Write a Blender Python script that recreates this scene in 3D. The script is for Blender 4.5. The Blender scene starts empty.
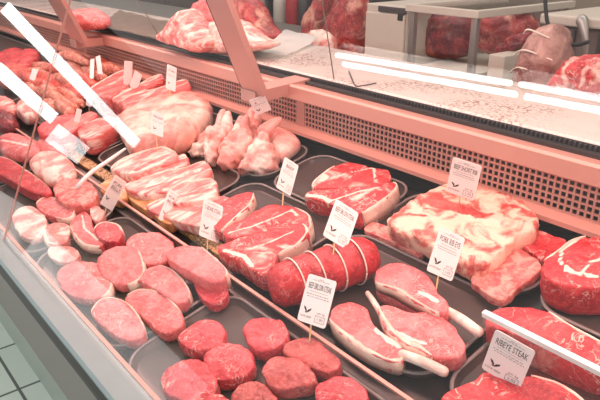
import bpy, bmesh, math, random
from mathutils import Vector, noise, Matrix
random.seed(7)
C = bpy.context.scene.collection
V = Vector
# ------------------------------------------------------------------ camera
FOC = 640.0; VP = (-258.0, -60.0); Z0 = 1.60
CAM = V((0, 0, Z0))
_p = math.atan2(200 - VP[1], FOC); _s = math.hypot(FOC, 200 - VP[1]); _y = math.atan2(300 - VP[0], _s)
_h = V((-math.cos(_y), math.sin(_y), 0)); RT = V((_h.y, -_h.x, 0))
FW = _h * math.cos(_p) + V((0, 0, -math.sin(_p))); UP = RT.cross(FW)
cd = bpy.data.cameras.new('camera'); cam = bpy.data.objects.new('camera', cd); C.objects.link(cam)
cd.sensor_width = 36; cd.lens = FOC / 600 * 36; cd.clip_start = 0.02
cam.matrix_world = Matrix(((RT.x, UP.x, -FW.x, 0), (RT.y, UP.y, -FW.y, 0), (RT.z, UP.z, -FW.z, Z0), (0, 0, 0, 1)))
bpy.context.scene.camera = cam

def ray(x, y): return (RT * (x - 300) + UP * (200 - y) + FW * FOC)
def on(px, P0, n):
    d = ray(*px); return CAM + d * ((P0 - CAM).dot(n) / d.dot(n))
DN = V((0, -.15, .62)).normalized()            # normal of the sloping display deck
DP = V((0, .28, 1.0))
def at(px, h=0.0): return on(px, DP + DN * h, DN)
def atY(px, Y): return on(px, V((0, Y, 0)), V((0, 1, 0)))
def atX(px, X): return on(px, V((X, 0, 0)), V((1, 0, 0)))
def atZ(px, Z): return on(px, V((0, 0, Z)), V((0, 0, 1)))
def deck(x, y, h=0.0):                          # point above the deck at plan position x, y
    return V((x, y, 1.0 + (y - .28) * .15 / .62)) + DN * h
DT = V((0, .62, .15)).normalized()              # uphill along the deck

# ------------------------------------------------------------------ objects
def tag(o, label=None, cat=None, group=None, kind=None):
    if label: o['label'] = label
    if cat: o['category'] = cat
    if group: o['group'] = group
    if kind: o['kind'] = kind
    return o
def empty(name, loc):
    o = bpy.data.objects.new(name, None); o.empty_display_size = .02; C.objects.link(o); o.location = loc; return o
def build(name, bm, mats, parent=None, origin=None, smooth=True, recalc=True):
    if recalc: bmesh.ops.recalc_face_normals(bm, faces=bm.faces[:])
    if origin is None:
        n = len(bm.verts); origin = sum((v.co for v in bm.verts), V()) / max(n, 1)
        origin.z = min(v.co.z for v in bm.verts)
    for v in bm.verts: v.co -= origin
    me = bpy.data.meshes.new(name); bm.to_mesh(me); bm.free()
    for m in (mats if isinstance(mats, (list, tuple)) else [mats]): me.materials.append(m)
    if smooth:
        for p in me.polygons: p.use_smooth = True
    o = bpy.data.objects.new(name, me); C.objects.link(o)
    if parent is not None:
        o.parent = parent; o.location = origin - wloc(parent)
    else: o.location = origin
    return o
def wloc(o):
    l = o.location.copy()
    while o.parent: o = o.parent; l += o.location
    return l
def sharp(o, ang=35):
    me = o.data
    try: me.set_sharp_from_angle(angle=math.radians(ang))
    except Exception: pass
    return o
def box_bm(bm, lo, hi, bev=0.0, M=None):
    r = bmesh.ops.create_cube(bm, size=1)
    vs = r['verts']
    for v in vs:
        v.co = V(((lo[0] + hi[0]) / 2 + v.co.x * (hi[0] - lo[0]), (lo[1] + hi[1]) / 2 + v.co.y * (hi[1] - lo[1]), (lo[2] + hi[2]) / 2 + v.co.z * (hi[2] - lo[2])))
    if bev:
        es = list({e for v in vs for e in v.link_edges})
        rr = bmesh.ops.bevel(bm, geom=es, offset=bev, segments=2, affect='EDGES', profile=.5)
        vs = list({v for f in rr['faces'] for v in f.verts} | {v for v in vs if v.is_valid})
    if M is not None:
        for v in vs: v.co = M @ v.co
    return vs
def box(name, lo, hi, mat, parent=None, bev=0.002):
    bm = bmesh.new(); box_bm(bm, lo, hi, bev)
    return build(name, bm, mat, parent, smooth=False)
def prism_x(bm, prof, x0, x1):                  # closed profile of (y, z) swept along x
    a = [bm.verts.new((x0, y, z)) for y, z in prof]; b = [bm.verts.new((x1, y, z)) for y, z in prof]
    n = len(prof)
    for i in range(n): bm.faces.new((a[i], a[(i + 1) % n], b[(i + 1) % n], b[i]))
    bm.faces.new(a); bm.faces.new(b[::-1])
def hexa(bm, A, B):                             # solid between two quads
    a = [bm.verts.new(p) for p in A]; b = [bm.verts.new(p) for p in B]; n = len(a)
    for i in range(n): bm.faces.new((a[i], a[(i + 1) % n], b[(i + 1) % n], b[i]))
    bm.faces.new(a); bm.faces.new(b[::-1])
def catmull(P, k, closed=False):
    out = []; n = len(P)
    rng = n if closed else n - 1
    for i in range(rng):
        if closed: p0, p1, p2, p3 = P[(i - 1) % n], P[i], P[(i + 1) % n], P[(i + 2) % n]
        else: p0, p1, p2, p3 = P[max(i - 1, 0)], P[i], P[i + 1], P[min(i + 2, n - 1)]
        for j in range(k):
            t = j / k
            out.append(.5 * ((2 * p1) + (p2 - p0) * t + (2 * p0 - 5 * p1 + 4 * p2 - p3) * t * t + (3 * p1 - p0 - 3 * p2 + p3) * t ** 3))
    if not closed: out.append(P[-1].copy())
    return out
def resample(P, n):
    L = [0]
    Q = P + [P[0]]
    for a, b in zip(Q, Q[1:]): L.append(L[-1] + (b - a).length)
    out = []; j = 0
    for i in range(n):
        s = L[-1] * i / n
        while L[j + 1] < s: j += 1
        f = (s - L[j]) / max(L[j + 1] - L[j], 1e-9); out.append(Q[j].lerp(Q[j + 1], f))
    return out
def tube_bm(bm, path, rad, ns=12, k=6, flat=1.0, caps=True, lump=0.0, upv=None, tag_attr=None):
    """smooth tube through path with a radius per point, domed ends"""
    P = catmull(path, k); m = len(P)
    R = []
    for i in range(m):
        t = i / k; a = min(int(t), len(rad) - 2); f = t - a
        f = f * f * (3 - 2 * f) if len(rad) > 2 else f
        R.append(rad[a] * (1 - f) + rad[a + 1] * f)
    if caps:
        d0 = (P[0] - P[1]).normalized(); d1 = (P[-1] - P[-2]).normalized()
        for q, s in ((.45, .88), (.8, .55)):
            P.insert(0, P[0 if q == .45 else 1] + d0 * R[0 if q == .45 else 1] * q); R.insert(0, R[0 if q == .45 else 1] * s)
        e, r = P[-1], R[-1]
        for q, s in ((.45, .88), (.8, .55)): P.append(e + d1 * r * q); R.append(r * s)
    rings = []; prev = None
    for i in range(len(P)):
        t = (P[min(i + 1, len(P) - 1)] - P[max(i - 1, 0)]).normalized()
        if prev is None:
            u = upv or (V((0, 0, 1)) if abs(t.z) < .9 else V((1, 0, 0)))
            a = t.cross(u).normalized()
        else: a = (prev - t * prev.dot(t)).normalized()
        prev = a; b = t.cross(a)
        ring = []
        for j in range(ns):
            th = 2 * math.pi * j / ns; q = P[i] + (a * math.cos(th) + b * math.sin(th) * flat) * R[i]
            if lump: q += (q - P[i]) * lump * noise.noise(q * 45)
            ring.append(bm.verts.new(q))
        rings.append(ring)
    for r0, r1 in zip(rings, rings[1:]):
        for j in range(ns): bm.faces.new((r0[j], r0[(j + 1) % ns], r1[(j + 1) % ns], r1[j]))
    for ring in (rings[0], rings[-1]):
        c = bm.verts.new(sum((v.co for v in ring), V()) / ns)
        for j in range(ns): bm.faces.new((ring[j], ring[(j + 1) % ns], c))

# ------------------------------------------------------------------ materials
def nmat(name):
    m = bpy.data.materials.new(name); m.use_nodes = True; nt = m.node_tree
    return m, nt, nt.nodes['Principled BSDF']
def L(nt, a, b): nt.links.new(a, b)
def s2l(c):
    return tuple(((x / 255) / 12.92 if x / 255 <= .04045 else ((x / 255 + .055) / 1.055) ** 2.4) for x in c)
def plain(name, rgb, rough=.5, metal=0, var=.06, scale=30, bump=0.0, spec=.5):
    m, nt, b = nmat(name); c = s2l(rgb)
    tc = nt.nodes.new('ShaderNodeTexCoord'); nz = nt.nodes.new('ShaderNodeTexNoise'); nz.inputs['Scale'].default_value = scale; nz.inputs['Detail'].default_value = 4
    L(nt, tc.outputs['Object'], nz.inputs['Vector'])
    mx = nt.nodes.new('ShaderNodeMix'); mx.data_type = 'RGBA'
    mx.inputs[6].default_value = (*[x * (1 - var * 2) for x in c], 1); mx.inputs[7].default_value = (*[min(1, x * (1 + var * 2)) for x in c], 1)
    L(nt, nz.outputs['Fac'], mx.inputs[0]); L(nt, mx.outputs[2], b.inputs['Base Color'])
    b.inputs['Roughness'].default_value = rough; b.inputs['Metallic'].default_value = metal; b.inputs['Specular IOR Level'].default_value = spec
    if bump:
        bp = nt.nodes.new('ShaderNodeBump'); bp.inputs['Strength'].default_value = bump; bp.inputs['Distance'].default_value = .002
        L(nt, nz.outputs['Fac'], bp.inputs['Height']); L(nt, bp.outputs['Normal'], b.inputs['Normal'])
    return m
def meat(name, lean, dark, fat, vein=.5, vscale=38, patch=0.0, pscale=14, grain=.6, rough=.34, stretch=(1, 1, 1)):
    """lean muscle with darker blotches, thin branching fat veins, broad fat patches and a mesh mask for traced fat"""
    m, nt, b = nmat(name); N = nt.nodes
    def node(t, **k):
        n = N.new(t)
        for a, v in k.items(): setattr(n, a, v)
        return n
    tc = node('ShaderNodeTexCoord'); mp = node('ShaderNodeMapping'); mp.inputs['Scale'].default_value = stretch; L(nt, tc.outputs['Object'], mp.inputs['Vector']); co = mp.outputs[0]
    oi = node('ShaderNodeObjectInfo')
    sh = node('ShaderNodeVectorMath', operation='SCALE'); cb = node('ShaderNodeCombineXYZ')
    L(nt, oi.outputs['Random'], cb.inputs[0]); L(nt, oi.outputs['Random'], cb.inputs[2]); L(nt, cb.outputs[0], sh.inputs[0]); sh.inputs['Scale'].default_value = 7
    ad = node('ShaderNodeVectorMath', operation='ADD'); L(nt, co, ad.inputs[0]); L(nt, sh.outputs[0], ad.inputs[1]); co = ad.outputs[0]
    def noi(sc, det=5, dist=0.0, ro=.55):
        n = node('ShaderNodeTexNoise'); n.inputs['Scale'].default_value = sc; n.inputs['Detail'].default_value = det; n.inputs['Roughness'].default_value = ro; n.inputs['Distortion'].default_value = dist
        L(nt, co, n.inputs['Vector']); return n.outputs['Fac']
    def mth(op, a, c=None, clamp=False):
        n = node('ShaderNodeMath', operation=op); n.use_clamp = clamp
        for i, q in enumerate((a, c)):
            if q is None: continue
            if isinstance(q, (int, float)): n.inputs[i].default_value = q
            else: L(nt, q, n.inputs[i])
        return n.outputs[0]
    def ramp(x, lo, hi):
        n = node('ShaderNodeMapRange'); n.interpolation_type = 'SMOOTHSTEP'
        L(nt, x, n.inputs[0]); n.inputs[1].default_value = lo; n.inputs[2].default_value = hi; return n.outputs[0]
    def mix(f, a, c):
        n = node('ShaderNodeMix', data_type='RGBA')
        if isinstance(f, (int, float)): n.inputs[0].default_value = f
        else: L(nt, f, n.inputs[0])
        for i, q in ((6, a), (7, c)):
            if isinstance(q, tuple): n.inputs[i].default_value = (*q, 1)
            else: L(nt, q, n.inputs[i])
        return n.outputs[2]
    l, d, f = s2l(lean), s2l(dark), s2l(fat)
    col = mix(ramp(noi(26, 4, .6), .40, .62), tuple(x * .9 for x in d), l)
    fine = noi(210, 3)
    col = mix(mth('MULTIPLY', ramp(fine, .48, .72), grain), col, tuple(min(1, x * 1.3 + .06) for x in l))
    col = mix(mth('MULTIPLY', ramp(noi(120, 4), .52, .36), grain * .7), col, tuple(x * .72 for x in d))
    v1 = mth('ABSOLUTE', mth('SUBTRACT', noi(vscale, 3, 1.2), .5))
    fac = mth('MULTIPLY', ramp(v1, .022, .0), ramp(noi(17, 2), .42, .62))
    fac = mth('MULTIPLY', fac, vein)
    if patch > 0:
        fac = mth('MAXIMUM', fac, ramp(noi(pscale, 6, .8, .62), .575 - patch * .4, .745 - patch * .4))
    at_ = node('ShaderNodeAttribute', attribute_name='fat')
    br = mth('ADD', at_.outputs['Fac'], mth('MULTIPLY', mth('SUBTRACT', noi(75, 4, .5), .5), .9))
    fac = mth('MAXIMUM', fac, mth('MULTIPLY', ramp(br, .42, .62), ramp(at_.outputs['Fac'], .04, .3)), True)
    al = node('ShaderNodeAttribute', attribute_name='lean')
    bl = mth('ADD', al.outputs['Fac'], mth('MULTIPLY', mth('SUBTRACT', noi(60, 4, .5), .5), 1.0))
    keep = mth('SUBTRACT', 1.0, mth('MULTIPLY', ramp(bl, .4, .62), ramp(al.outputs['Fac'], .04, .3)), True)
    fac = mth('MULTIPLY', fac, keep)
    fcol = mix(noi(50, 3), f, tuple(min(1, a * .8 + c * .2) for a, c in zip(f, l)))
    col = mix(fac, col, fcol)
    L(nt, col, b.inputs['Base Color'])
    b.inputs['Roughness'].default_value = rough; b.inputs['Specular IOR Level'].default_value = .45
    b.inputs['Subsurface Weight'].default_value = .12; b.inputs['Subsurface Radius'].default_value = (.006, .002, .0015); b.inputs['Subsurface Scale'].default_value = 1.0
    bp = node('ShaderNodeBump'); bp.inputs['Strength'].default_value = .7; bp.inputs['Distance'].default_value = .0025
    L(nt, mth('ADD', noi(95, 5), mth('MULTIPLY', fac, .25)), bp.inputs['Height']); L(nt, bp.outputs['Normal'], b.inputs['Normal'])
    return m
FATC = (250, 222, 205)
M = {}
M['beef'] = meat('beef', (216, 62, 66), (186, 36, 46), FATC, .7, 34)
M['beef_deep'] = meat('beef_deep', (206, 52, 58), (176, 34, 44), FATC, .35, 30)
M['medallion'] = meat('medallion', (218, 80, 88), (196, 56, 66), FATC, .95, 50)
M['brownbeef'] = meat('brownbeef', (196, 88, 84), (170, 66, 64), FATC, .3, 42)
M['pork'] = meat('pork', (234, 130, 128), (220, 98, 100), (252, 222, 210), .9, 46)
M['porkpale'] = meat('porkpale', (240, 160, 150), (228, 128, 122), (252, 228, 214), .5, 30, .35, 20)
M['belly'] = meat('belly', (238, 142, 134), (226, 100, 98), (252, 222, 208), .5, 26, .34, 38, stretch=(1, .28, 1))
M['shoulder'] = meat('shoulder', (218, 70, 72), (192, 40, 50), FATC, .8, 30, .12, 18)
M['brisket'] = meat('brisket', (214, 96, 86), (194, 66, 62), (248, 210, 186), .3, 30, .50, 24)
M['flat'] = meat('flat', (228, 108, 104), (216, 84, 84), (240, 164, 150), .6, 60, .38, 60)
M['rack'] = meat('rib_rack_meat', (230, 116, 110), (210, 78, 78), (250, 214, 200), .5, 26, .2, 34, stretch=(1, .28, 1))
M['fat'] = meat('fat_cream', (252, 224, 206), (244, 200, 182), (253, 236, 224), .3, 30, grain=.2)
M['bone'] = meat('bone_ivory', (250, 228, 214), (240, 200, 186), (253, 238, 226), .2, 40, grain=.2)
M['skin'] = meat('pale_pork_skin', (244, 172, 160), (234, 140, 130), (252, 224, 210), .2, 18, .3, 10, grain=.15)
M['joint'] = meat('pork_joint_skin', (240, 172, 156), (228, 138, 128), (248, 208, 192), .2, 14, .45, 9, grain=.15)
M['tan'] = meat('tan_rind', (222, 160, 104), (190, 124, 76), (240, 196, 150), .3, 24, .2, grain=.3)
M['sausage'] = meat('sausage_skin', (216, 132, 110), (184, 92, 78), (238, 182, 160), .5, 60, .25, 70, rough=.3)
M['sausage_red'] = meat('sausage_red', (220, 96, 80), (196, 66, 60), (236, 160, 140), .5, 60, .2, 70, rough=.3)
M['hung'] = meat('hung_beef', (184, 66, 62), (140, 36, 42), (226, 168, 146), .6, 20, .22, 12)
M['dark_beef'] = meat('aged_beef', (150, 40, 46), (104, 22, 32), (214, 130, 104), .4, 16, .06, 10)
M['ham'] = meat('grey_ham', (176, 128, 118), (146, 98, 92), (206, 160, 146), .3, 14, .2, 8)
M['string'] = plain('string', (250, 226, 212), .8)
M['tray'] = plain('black_tray_plastic', (78, 65, 61), .3, 0, .05, 30, 0, .35)
M['tray_grey'] = plain('grey_tray_plastic', (92, 82, 78), .28, 0, .05, 30, 0, .4)
M['rim'] = plain('tray_rim_plastic', (128, 116, 112), .25, 0, .04)
M['deck'] = plain('deck_steel', (62, 56, 55), .3, .5, .05)
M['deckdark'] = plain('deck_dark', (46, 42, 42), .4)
M['alu'] = plain('painted_rail', (128, 150, 152), .35, .1, .03)
M['pinkmetal'] = plain('coated_metal', (200, 144, 130), .38, .15, .03, 12)
M['post'] = plain('post_metal', (200, 146, 134), .4, .2, .03, 12)
M['ledge'] = None
M['black'] = plain('black_rubber', (22, 22, 24), .5)
M['panel'] = plain('brown_grey_panel', (116, 106, 102), .35, .2, .03)
M['kick'] = plain('green_grey_kick', (150, 160, 152), .3, .3, .03)
M['card'] = plain('tag_card', (250, 244, 240), .5, 0, .015)
M['ink'] = plain('ink', (38, 34, 36), .6)
M['inkgrey'] = plain('ink_grey', (120, 112, 112), .6)
M['stick'] = plain('wood_stick', (226, 190, 140), .6, 0, .1, 90)
M['paper'] = plain('white_paper', (240, 240, 236), .6, 0, .02)
M['steel'] = plain('brushed_steel', (170, 164, 158), .35, .7, .04)
M['white'] = plain('white_enamel', (200, 190, 176), .4, 0, .03)
M['beige'] = plain('beige_plaster', (150, 134, 118), .7, 0, .08, 3)
M['taupe'] = plain('taupe_panel', (112, 96, 90), .6, 0, .06, 4)
M['darkgrey'] = plain('dark_grey', (66, 60, 60), .5, 0, .08)
M['redcloth'] = plain('red_plastic', (176, 40, 44), .5, 0, .1)
M['bristle'] = plain('vent_dark', (50, 48, 50), .5)

def speckle(name, base, dots, rough=.25, sc=160, lo=.60, bscale=9, blot=(.5, .7)):
    m, nt, b = nmat(name); N = nt.nodes
    tc = N.new('ShaderNodeTexCoord'); a = N.new('ShaderNodeTexNoise'); a.inputs['Scale'].default_value = sc; a.inputs['Detail'].default_value = 2
    g = N.new('ShaderNodeTexNoise'); g.inputs['Scale'].default_value = bscale
    L(nt, tc.outputs['Object'], a.inputs['Vector']); L(nt, tc.outputs['Object'], g.inputs['Vector'])
    r1 = N.new('ShaderNodeMapRange'); r1.inputs[1].default_value = lo; r1.inputs[2].default_value = lo + .06; L(nt, a.outputs['Fac'], r1.inputs[0])
    r2 = N.new('ShaderNodeMapRange'); r2.inputs[1].default_value = blot[0]; r2.inputs[2].default_value = blot[1]; L(nt, g.outputs['Fac'], r2.inputs[0])
    mu = N.new('ShaderNodeMath'); mu.operation = 'MULTIPLY'; L(nt, r1.outputs[0], mu.inputs[0]); L(nt, r2.outputs[0], mu.inputs[1])
    mx = N.new('ShaderNodeMix'); mx.data_type = 'RGBA'; mx.inputs[6].default_value = (*s2l(base), 1); mx.inputs[7].default_value = (*s2l(dots), 1)
    L(nt, mu.outputs[0], mx.inputs[0]); L(nt, mx.outputs[2], b.inputs['Base Color']); b.inputs['Roughness'].default_value = rough
    return m
M['ledge'] = speckle('speckled_stone_ledge', (216, 206, 198), (150, 116, 102), .22, 210, .52, 7, (.42, .62))
M['strip'] = speckle('speckled_brown_strip', (196, 150, 96), (70, 46, 30), .5, 190, .48, 30, (.3, .5))

def tilemat():
    m, nt, b = nmat('floor_tile'); N = nt.nodes
    tc = N.new('ShaderNodeTexCoord'); br = N.new('ShaderNodeTexBrick'); br.offset = 0
    L(nt, tc.outputs['Object'], br.inputs['Vector']); br.inputs['Scale'].default_value = 1
    br.inputs['Brick Width'].default_value = .32; br.inputs['Row Height'].default_value = .32; br.inputs['Mortar Size'].default_value = .006
    br.inputs['Color1'].default_value = (*s2l((212, 222, 214)), 1); br.inputs['Color2'].default_value = (*s2l((200, 212, 204)), 1); br.inputs['Mortar'].default_value = (*s2l((90, 96, 92)), 1)
    L(nt, br.outputs['Color'], b.inputs['Base Color']); b.inputs['Roughness'].default_value = .3
    return m
M['tile'] = tilemat()
def glassmat(name, gain=1.0, tint=(1, 1, 1)):
    """clear pane: straight-through light plus a mirror reflection that grows at grazing angles"""
    m, nt, b = nmat(name); N = nt.nodes; N.remove(b); out = N['Material Output']
    g = N.new('ShaderNodeNewGeometry'); d = N.new('ShaderNodeVectorMath'); d.operation = 'DOT_PRODUCT'
    L(nt, g.outputs['Normal'], d.inputs[0]); L(nt, g.outputs['Incoming'], d.inputs[1])
    def mth(op, a, c):
        n = N.new('ShaderNodeMath'); n.operation = op
        for i, q in enumerate((a, c)):
            if isinstance(q, (int, float)): n.inputs[i].default_value = q
            else: L(nt, q, n.inputs[i])
        return n.outputs[0]
    c = mth('ABSOLUTE', d.outputs['Value'], 0); p = mth('POWER', mth('SUBTRACT', 1.0, c), 5.0)
    f = mth('MULTIPLY', mth('ADD', mth('MULTIPLY', p, .96), .04), gain)
    t = N.new('ShaderNodeBsdfTransparent'); t.inputs['Color'].default_value = (*tint, 1)
    s = N.new('ShaderNodeBsdfGlossy'); s.inputs['Roughness'].default_value = 0.0
    x = N.new('ShaderNodeMixShader'); L(nt, f, x.inputs[0]); L(nt, t.outputs[0], x.inputs[1]); L(nt, s.outputs[0], x.inputs[2]); L(nt, x.outputs[0], out.inputs['Surface'])
    return m
M['glass'] = glassmat('counter_glass', .62)
M['acrylic'] = glassmat('clear_acrylic', 1.3, (.97, .97, .97))
def emit(name, rgb, s):
    m, nt, b = nmat(name); b.inputs['Base Color'].default_value = (.8, .8, .8, 1)
    b.inputs['Emission Color'].default_value = (*rgb, 1); b.inputs['Emission Strength'].default_value = s
    return m
M['tube'] = emit('fluorescent_tube', (1, .99, .97), 17)
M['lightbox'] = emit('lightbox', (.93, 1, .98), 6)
M['haze_glow'] = emit('haze_glow', (1, .99, .97), 1.6)
M['haze_base_glow'] = emit('haze_base_glow', (1, .99, .97), .5)
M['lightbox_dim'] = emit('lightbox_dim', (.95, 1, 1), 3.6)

# ------------------------------------------------------------------ meat builders
PROF = {  # (scale, height fraction) from underside to crown
    'slab': [(0, 0), (.5, 0), (.86, 0), (.95, .06), (.99, .2), (1.005, .45), (1.004, .75), (1.0, .90), (.985, .965), (.955, .995), (.87, 1.0), (.78, 1.0), (.69, 1.0), (.6, 1.0), (.5, 1.0), (.4, 1.0), (.3, 1.0), (.2, 1.0), (.1, 1.0), (0, 1.0)],
    'lump': [(0, 0), (.45, 0), (.8, .02), (.92, .12), (.985, .3), (1.0, .5), (.98, .66), (.93, .78), (.86, .86), (.78, .92), (.68, .96), (.56, .985), (.44, 1.0), (.32, 1.01), (.2, 1.02), (.1, 1.02), (0, 1.02)]}
def poly_d(p, poly, closed):
    d = 1e9; n = len(poly)
    for i in range(n if closed else n - 1):
        a, b = poly[i], poly[(i + 1) % n]; ab = b - a; t = max(0, min(1, (p - a).dot(ab) / max(ab.length_squared, 1e-12))); d = min(d, (p - a - ab * t).length)
    if closed and n > 2:
        ins = False; j = n - 1
        for i in range(n):
            if (poly[i].y > p.y) != (poly[j].y > p.y) and p.x < (poly[j].x - poly[i].x) * (p.y - poly[i].y) / (poly[j].y - poly[i].y) + poly[i].x: ins = not ins
            j = i
        if ins: d = -d
    return d
class Slab: pass
def slab_bm(px, thick, lift=.008, kind='slab', tilt=(0, 0), N=72, relief=.0015, dome=0.0, fat=(), lean=(), rim=None, P0=None, nrm=None, k=6):
    """px: traced outline. top face lies in a plane `lift+thick` over the deck (lumps: outline at mid height)"""
    s = Slab()
    ref = lift + thick * (1.0 if kind == 'slab' else .5)
    n = (nrm or DN).copy(); n.normalize()
    cx = sum(p[0] for p in px) / len(px); cy = sum(p[1] for p in px) / len(px)
    c0 = P0 if P0 is not None else at((cx, cy), ref)
    if tilt != (0, 0): n = (n + V((tilt[0], 0, 0)) + V((0, tilt[1], 0))).normalized()
    T = [on(p, c0, n) for p in px]
    T = resample(catmull(T, k, True), N)
    cen = sum(T, V()) / N
    ex = V((1, 0, 0)); ex = (ex - n * ex.dot(n)).normalized(); ey = n.cross(ex)
    to2 = lambda p: V(((p - cen).dot(ex), (p - cen).dot(ey)))
    area = sum(a.x * b.y - a.y * b.x for a, b in zip([to2(t) for t in T], [to2(t) for t in T[1:] + T[:1]]))
    fz = [( [to2(on(q, c0, n)) for q in P], w, cl) for P, w, cl in fat]; lz = [([to2(on(q, c0, n)) for q in P], w, cl) for P, w, cl in lean]
    bm = bmesh.new(); lf = bm.verts.layers.float.new('fat'); ll = bm.verts.layers.float.new('lean')
    rad = sum((t - cen).length for t in T) / N
    seed = V((cx, cy, 0)) * .37
    base = -thick * (1.0 if kind == 'slab' else .5)
    rings = []
    def setm(v):
        p = to2(v.co); top = (v.co - cen).dot(n) > base + thick * .55
        f = 0
        for P, w, cl in fz: f = max(f, max(0, min(1, .5 - poly_d(p, P, cl) / (2 * w) + (0 if cl else .5))))
        v[lf] = f if top else 0
        g = 0
        for P, w, cl in lz: g = max(g, max(0, min(1, .5 - poly_d(p, P, cl) / (2 * w) + (0 if cl else .5))))
        v[ll] = g
    for sc, hf in PROF[kind]:
        h = base + thick * hf
        if dome and sc < .95 and hf > .6: h += dome * (1 - (sc / .95) ** 2)
        if sc == 0:
            v = bm.verts.new(cen + n * h); setm(v); rings.append([v]); continue
        r = []
        for t in T:
            q = cen + (t - cen) * sc + n * h
            if hf > .03:
                q += n * relief * noise.noise(q * 55 + seed) * (1 if sc < .95 else .4) + n * relief * .5 * noise.noise(q * 140 + seed)
                if sc > .9: q += (t - cen).normalized() * (relief * 1.2 * noise.noise(q * 80 + seed) + .0022 * noise.noise(t * 55 + seed) + .0012 * noise.noise(q * 160 + seed))
            v = bm.verts.new(q); setm(v); r.append(v)
        rings.append(r)
    for a, b in zip(rings, rings[1:]):
        for j in range(N):
            k2 = (j + 1) % N
            if len(a) == 1: bm.faces.new((a[0], b[k2], b[j]))
            elif len(b) == 1: bm.faces.new((a[j], a[k2], b[0]))
            else: bm.faces.new((a[j], a[k2], b[k2], b[j]))
    s.bm, s.T, s.cen, s.n, s.thick, s.base, s.c0, s.kind = bm, T, cen, n, thick, base, c0, kind
    return s
def rim_bm(s, pa, pb, w=.006, out=.0012, depth=.9, via=None):
    """fat strip that wraps the edge of slab s between the outline points nearest pixels pa and pb (through via)"""
    N = len(s.T)
    near = lambda p: min(range(N), key=lambda i: (s.T[i] - on(p, s.c0, s.n)).length)
    i0, i1 = near(pa), near(pb)
    fwd = [(i0 + q) % N for q in range(((i1 - i0) % N) + 1)]; bwd = [(i0 - q) % N for q in range(((i0 - i1) % N) + 1)]
    if via is not None:
        iv = near(via); idx = fwd if iv in fwd else bwd
    else: idx = fwd if len(fwd) <= len(bwd) else bwd
    bm = bmesh.new(); rings = []; m = len(idx)
    for q, i in enumerate(idx):
        t = s.T[i]; o = (t - s.cen); o = (o - s.n * o.dot(s.n)); on_ = o.normalized()
        f = min(1, q / 3, (m - 1 - q) / 3) if m > 6 else 1; f = .25 + .75 * f
        ww = w * f * (1 + .35 * noise.noise(t * 60)); top = s.base + s.thick
        if s.kind == 'lump': top *= .7
        pts = [t - on_ * ww + s.n * (top + .0004), t - on_ * ww * .35 + s.n * (top + .0012), t + on_ * out * f + s.n * (top - s.thick * .12), t + on_ * (out * 1.6 * f) + s.n * (top - s.thick * .45), t + on_ * out * f + s.n * (top - s.thick * depth), t - on_ * .004 + s.n * (top - s.thick * depth), t - on_ * ww * .8 + s.n * (top - s.thick * .4)]
        rings.append([bm.verts.new(p) for p in pts])
    for a, b in zip(rings, rings[1:]):
        for j in range(len(a)): bm.faces.new((a[j], a[(j + 1) % len(a)], b[(j + 1) % len(a)], b[j]))
    bm.faces.new(rings[0]); bm.faces.new(rings[-1][::-1])
    return bm
def cut(name, label, cat, px, thick, mat, group=None, rims=(), bones=(), **kw):
    s = slab_bm(px, thick, **kw)
    for v in s.bm.verts:
        h = (v.co - DP).dot(DN)
        if h < .0065: v.co += DN * (.0065 - h)
        if v.co.y > .893: v.co.y = .893
    o = build(name, s.bm, M[mat])
    tag(o, label, cat, group)
    for r in rims:
        b = rim_bm(s, r[0], r[1], w=r[3] if len(r) > 3 else .006, via=r[2] if len(r) > 2 else None, depth=r[4] if len(r) > 4 else .9)
        build('fat_rim', b, M['fat'], o)
    for bn in bones:                              # (px a, px b, radius)
        b = bmesh.new(); a_, b_ = on(bn[0], s.c0, s.n), on(bn[1], s.c0, s.n)
        off = s.n * (bn[3] if len(bn) > 3 else 0)
        mid = (a_ + b_) / 2 + s.n * .002
        tube_bm(b, [a_ + off, mid + off, b_ + off], [bn[2] * .9, bn[2], bn[2] * .95], 10, 5)
        build('rib_bone', b, M['bone'], o)
    o['_s'] = 0; del o['_s']
    return o, s

# ------------------------------------------------------------------ room
bm = bmesh.new(); box_bm(bm, (-14, -8, -.05), (6, 7, 0)); tag(build('floor', bm, M['tile'], smooth=False, origin=V((0, .1, 0))), kind='structure')
bm = bmesh.new(); box_bm(bm, (-9.0, 3.6, 0), (4, 3.7, 3.2)); tag(build('wall_back', bm, M['beige'], smooth=False), kind='structure')
bm = bmesh.new(); box_bm(bm, (-9.1, -6, 0), (-9.0, 3.7, 3.2)); tag(build('wall_left', bm, M['taupe'], smooth=False), kind='structure')

# ------------------------------------------------------------------ counter
XL, XR = -6.0, .9
counter = empty('display_counter', (XL + 2, .6, 0))
tag(counter, 'long refrigerated meat display counter with sloping glass front and perforated back', 'display counter')
def cpart(name, prof, mat, x0=XL, x1=XR, lab=None, smooth=False):
    bm = bmesh.new(); prism_x(bm, [(y, z + Z0) for y, z in prof], x0, x1)
    o = build(name, bm, mat, counter, smooth=smooth)
    if lab: o['label'] = lab
    return o
dk = lambda y, h=0: (y, -.6 + (y - .28) * .15 / .62 + h)
cpart('deck', [(.275, -.602), (.9, -.451), (.9, -.47), (.275, -.622)], M['deck'])
cpart('front_rail', [(.287, -.567), (.283, -.566), (.241, -.567), (.237, -.569), (.2362, -.572), (.239, -.575), (.287, -.60)], M['alu'], lab='pale grey rail under the front glass')
cpart('bumper', [(.2395, -.575), (.237, -.592), (.2375, -.603), (.26, -.62), (.27, -.59)], M['black'], lab='black rubber bumper strip')
cpart('front_panel', [(.246, -.606), (.405, -1.19), (.43, -1.19), (.286, -.60)], M['panel'], lab='brown grey sloping front panel')
cpart('kick_plate', [(.402, -1.18), (.50, -1.6), (.53, -1.6), (.43, -1.18)], M['kick'], lab='greenish grey kick plate')
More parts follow.
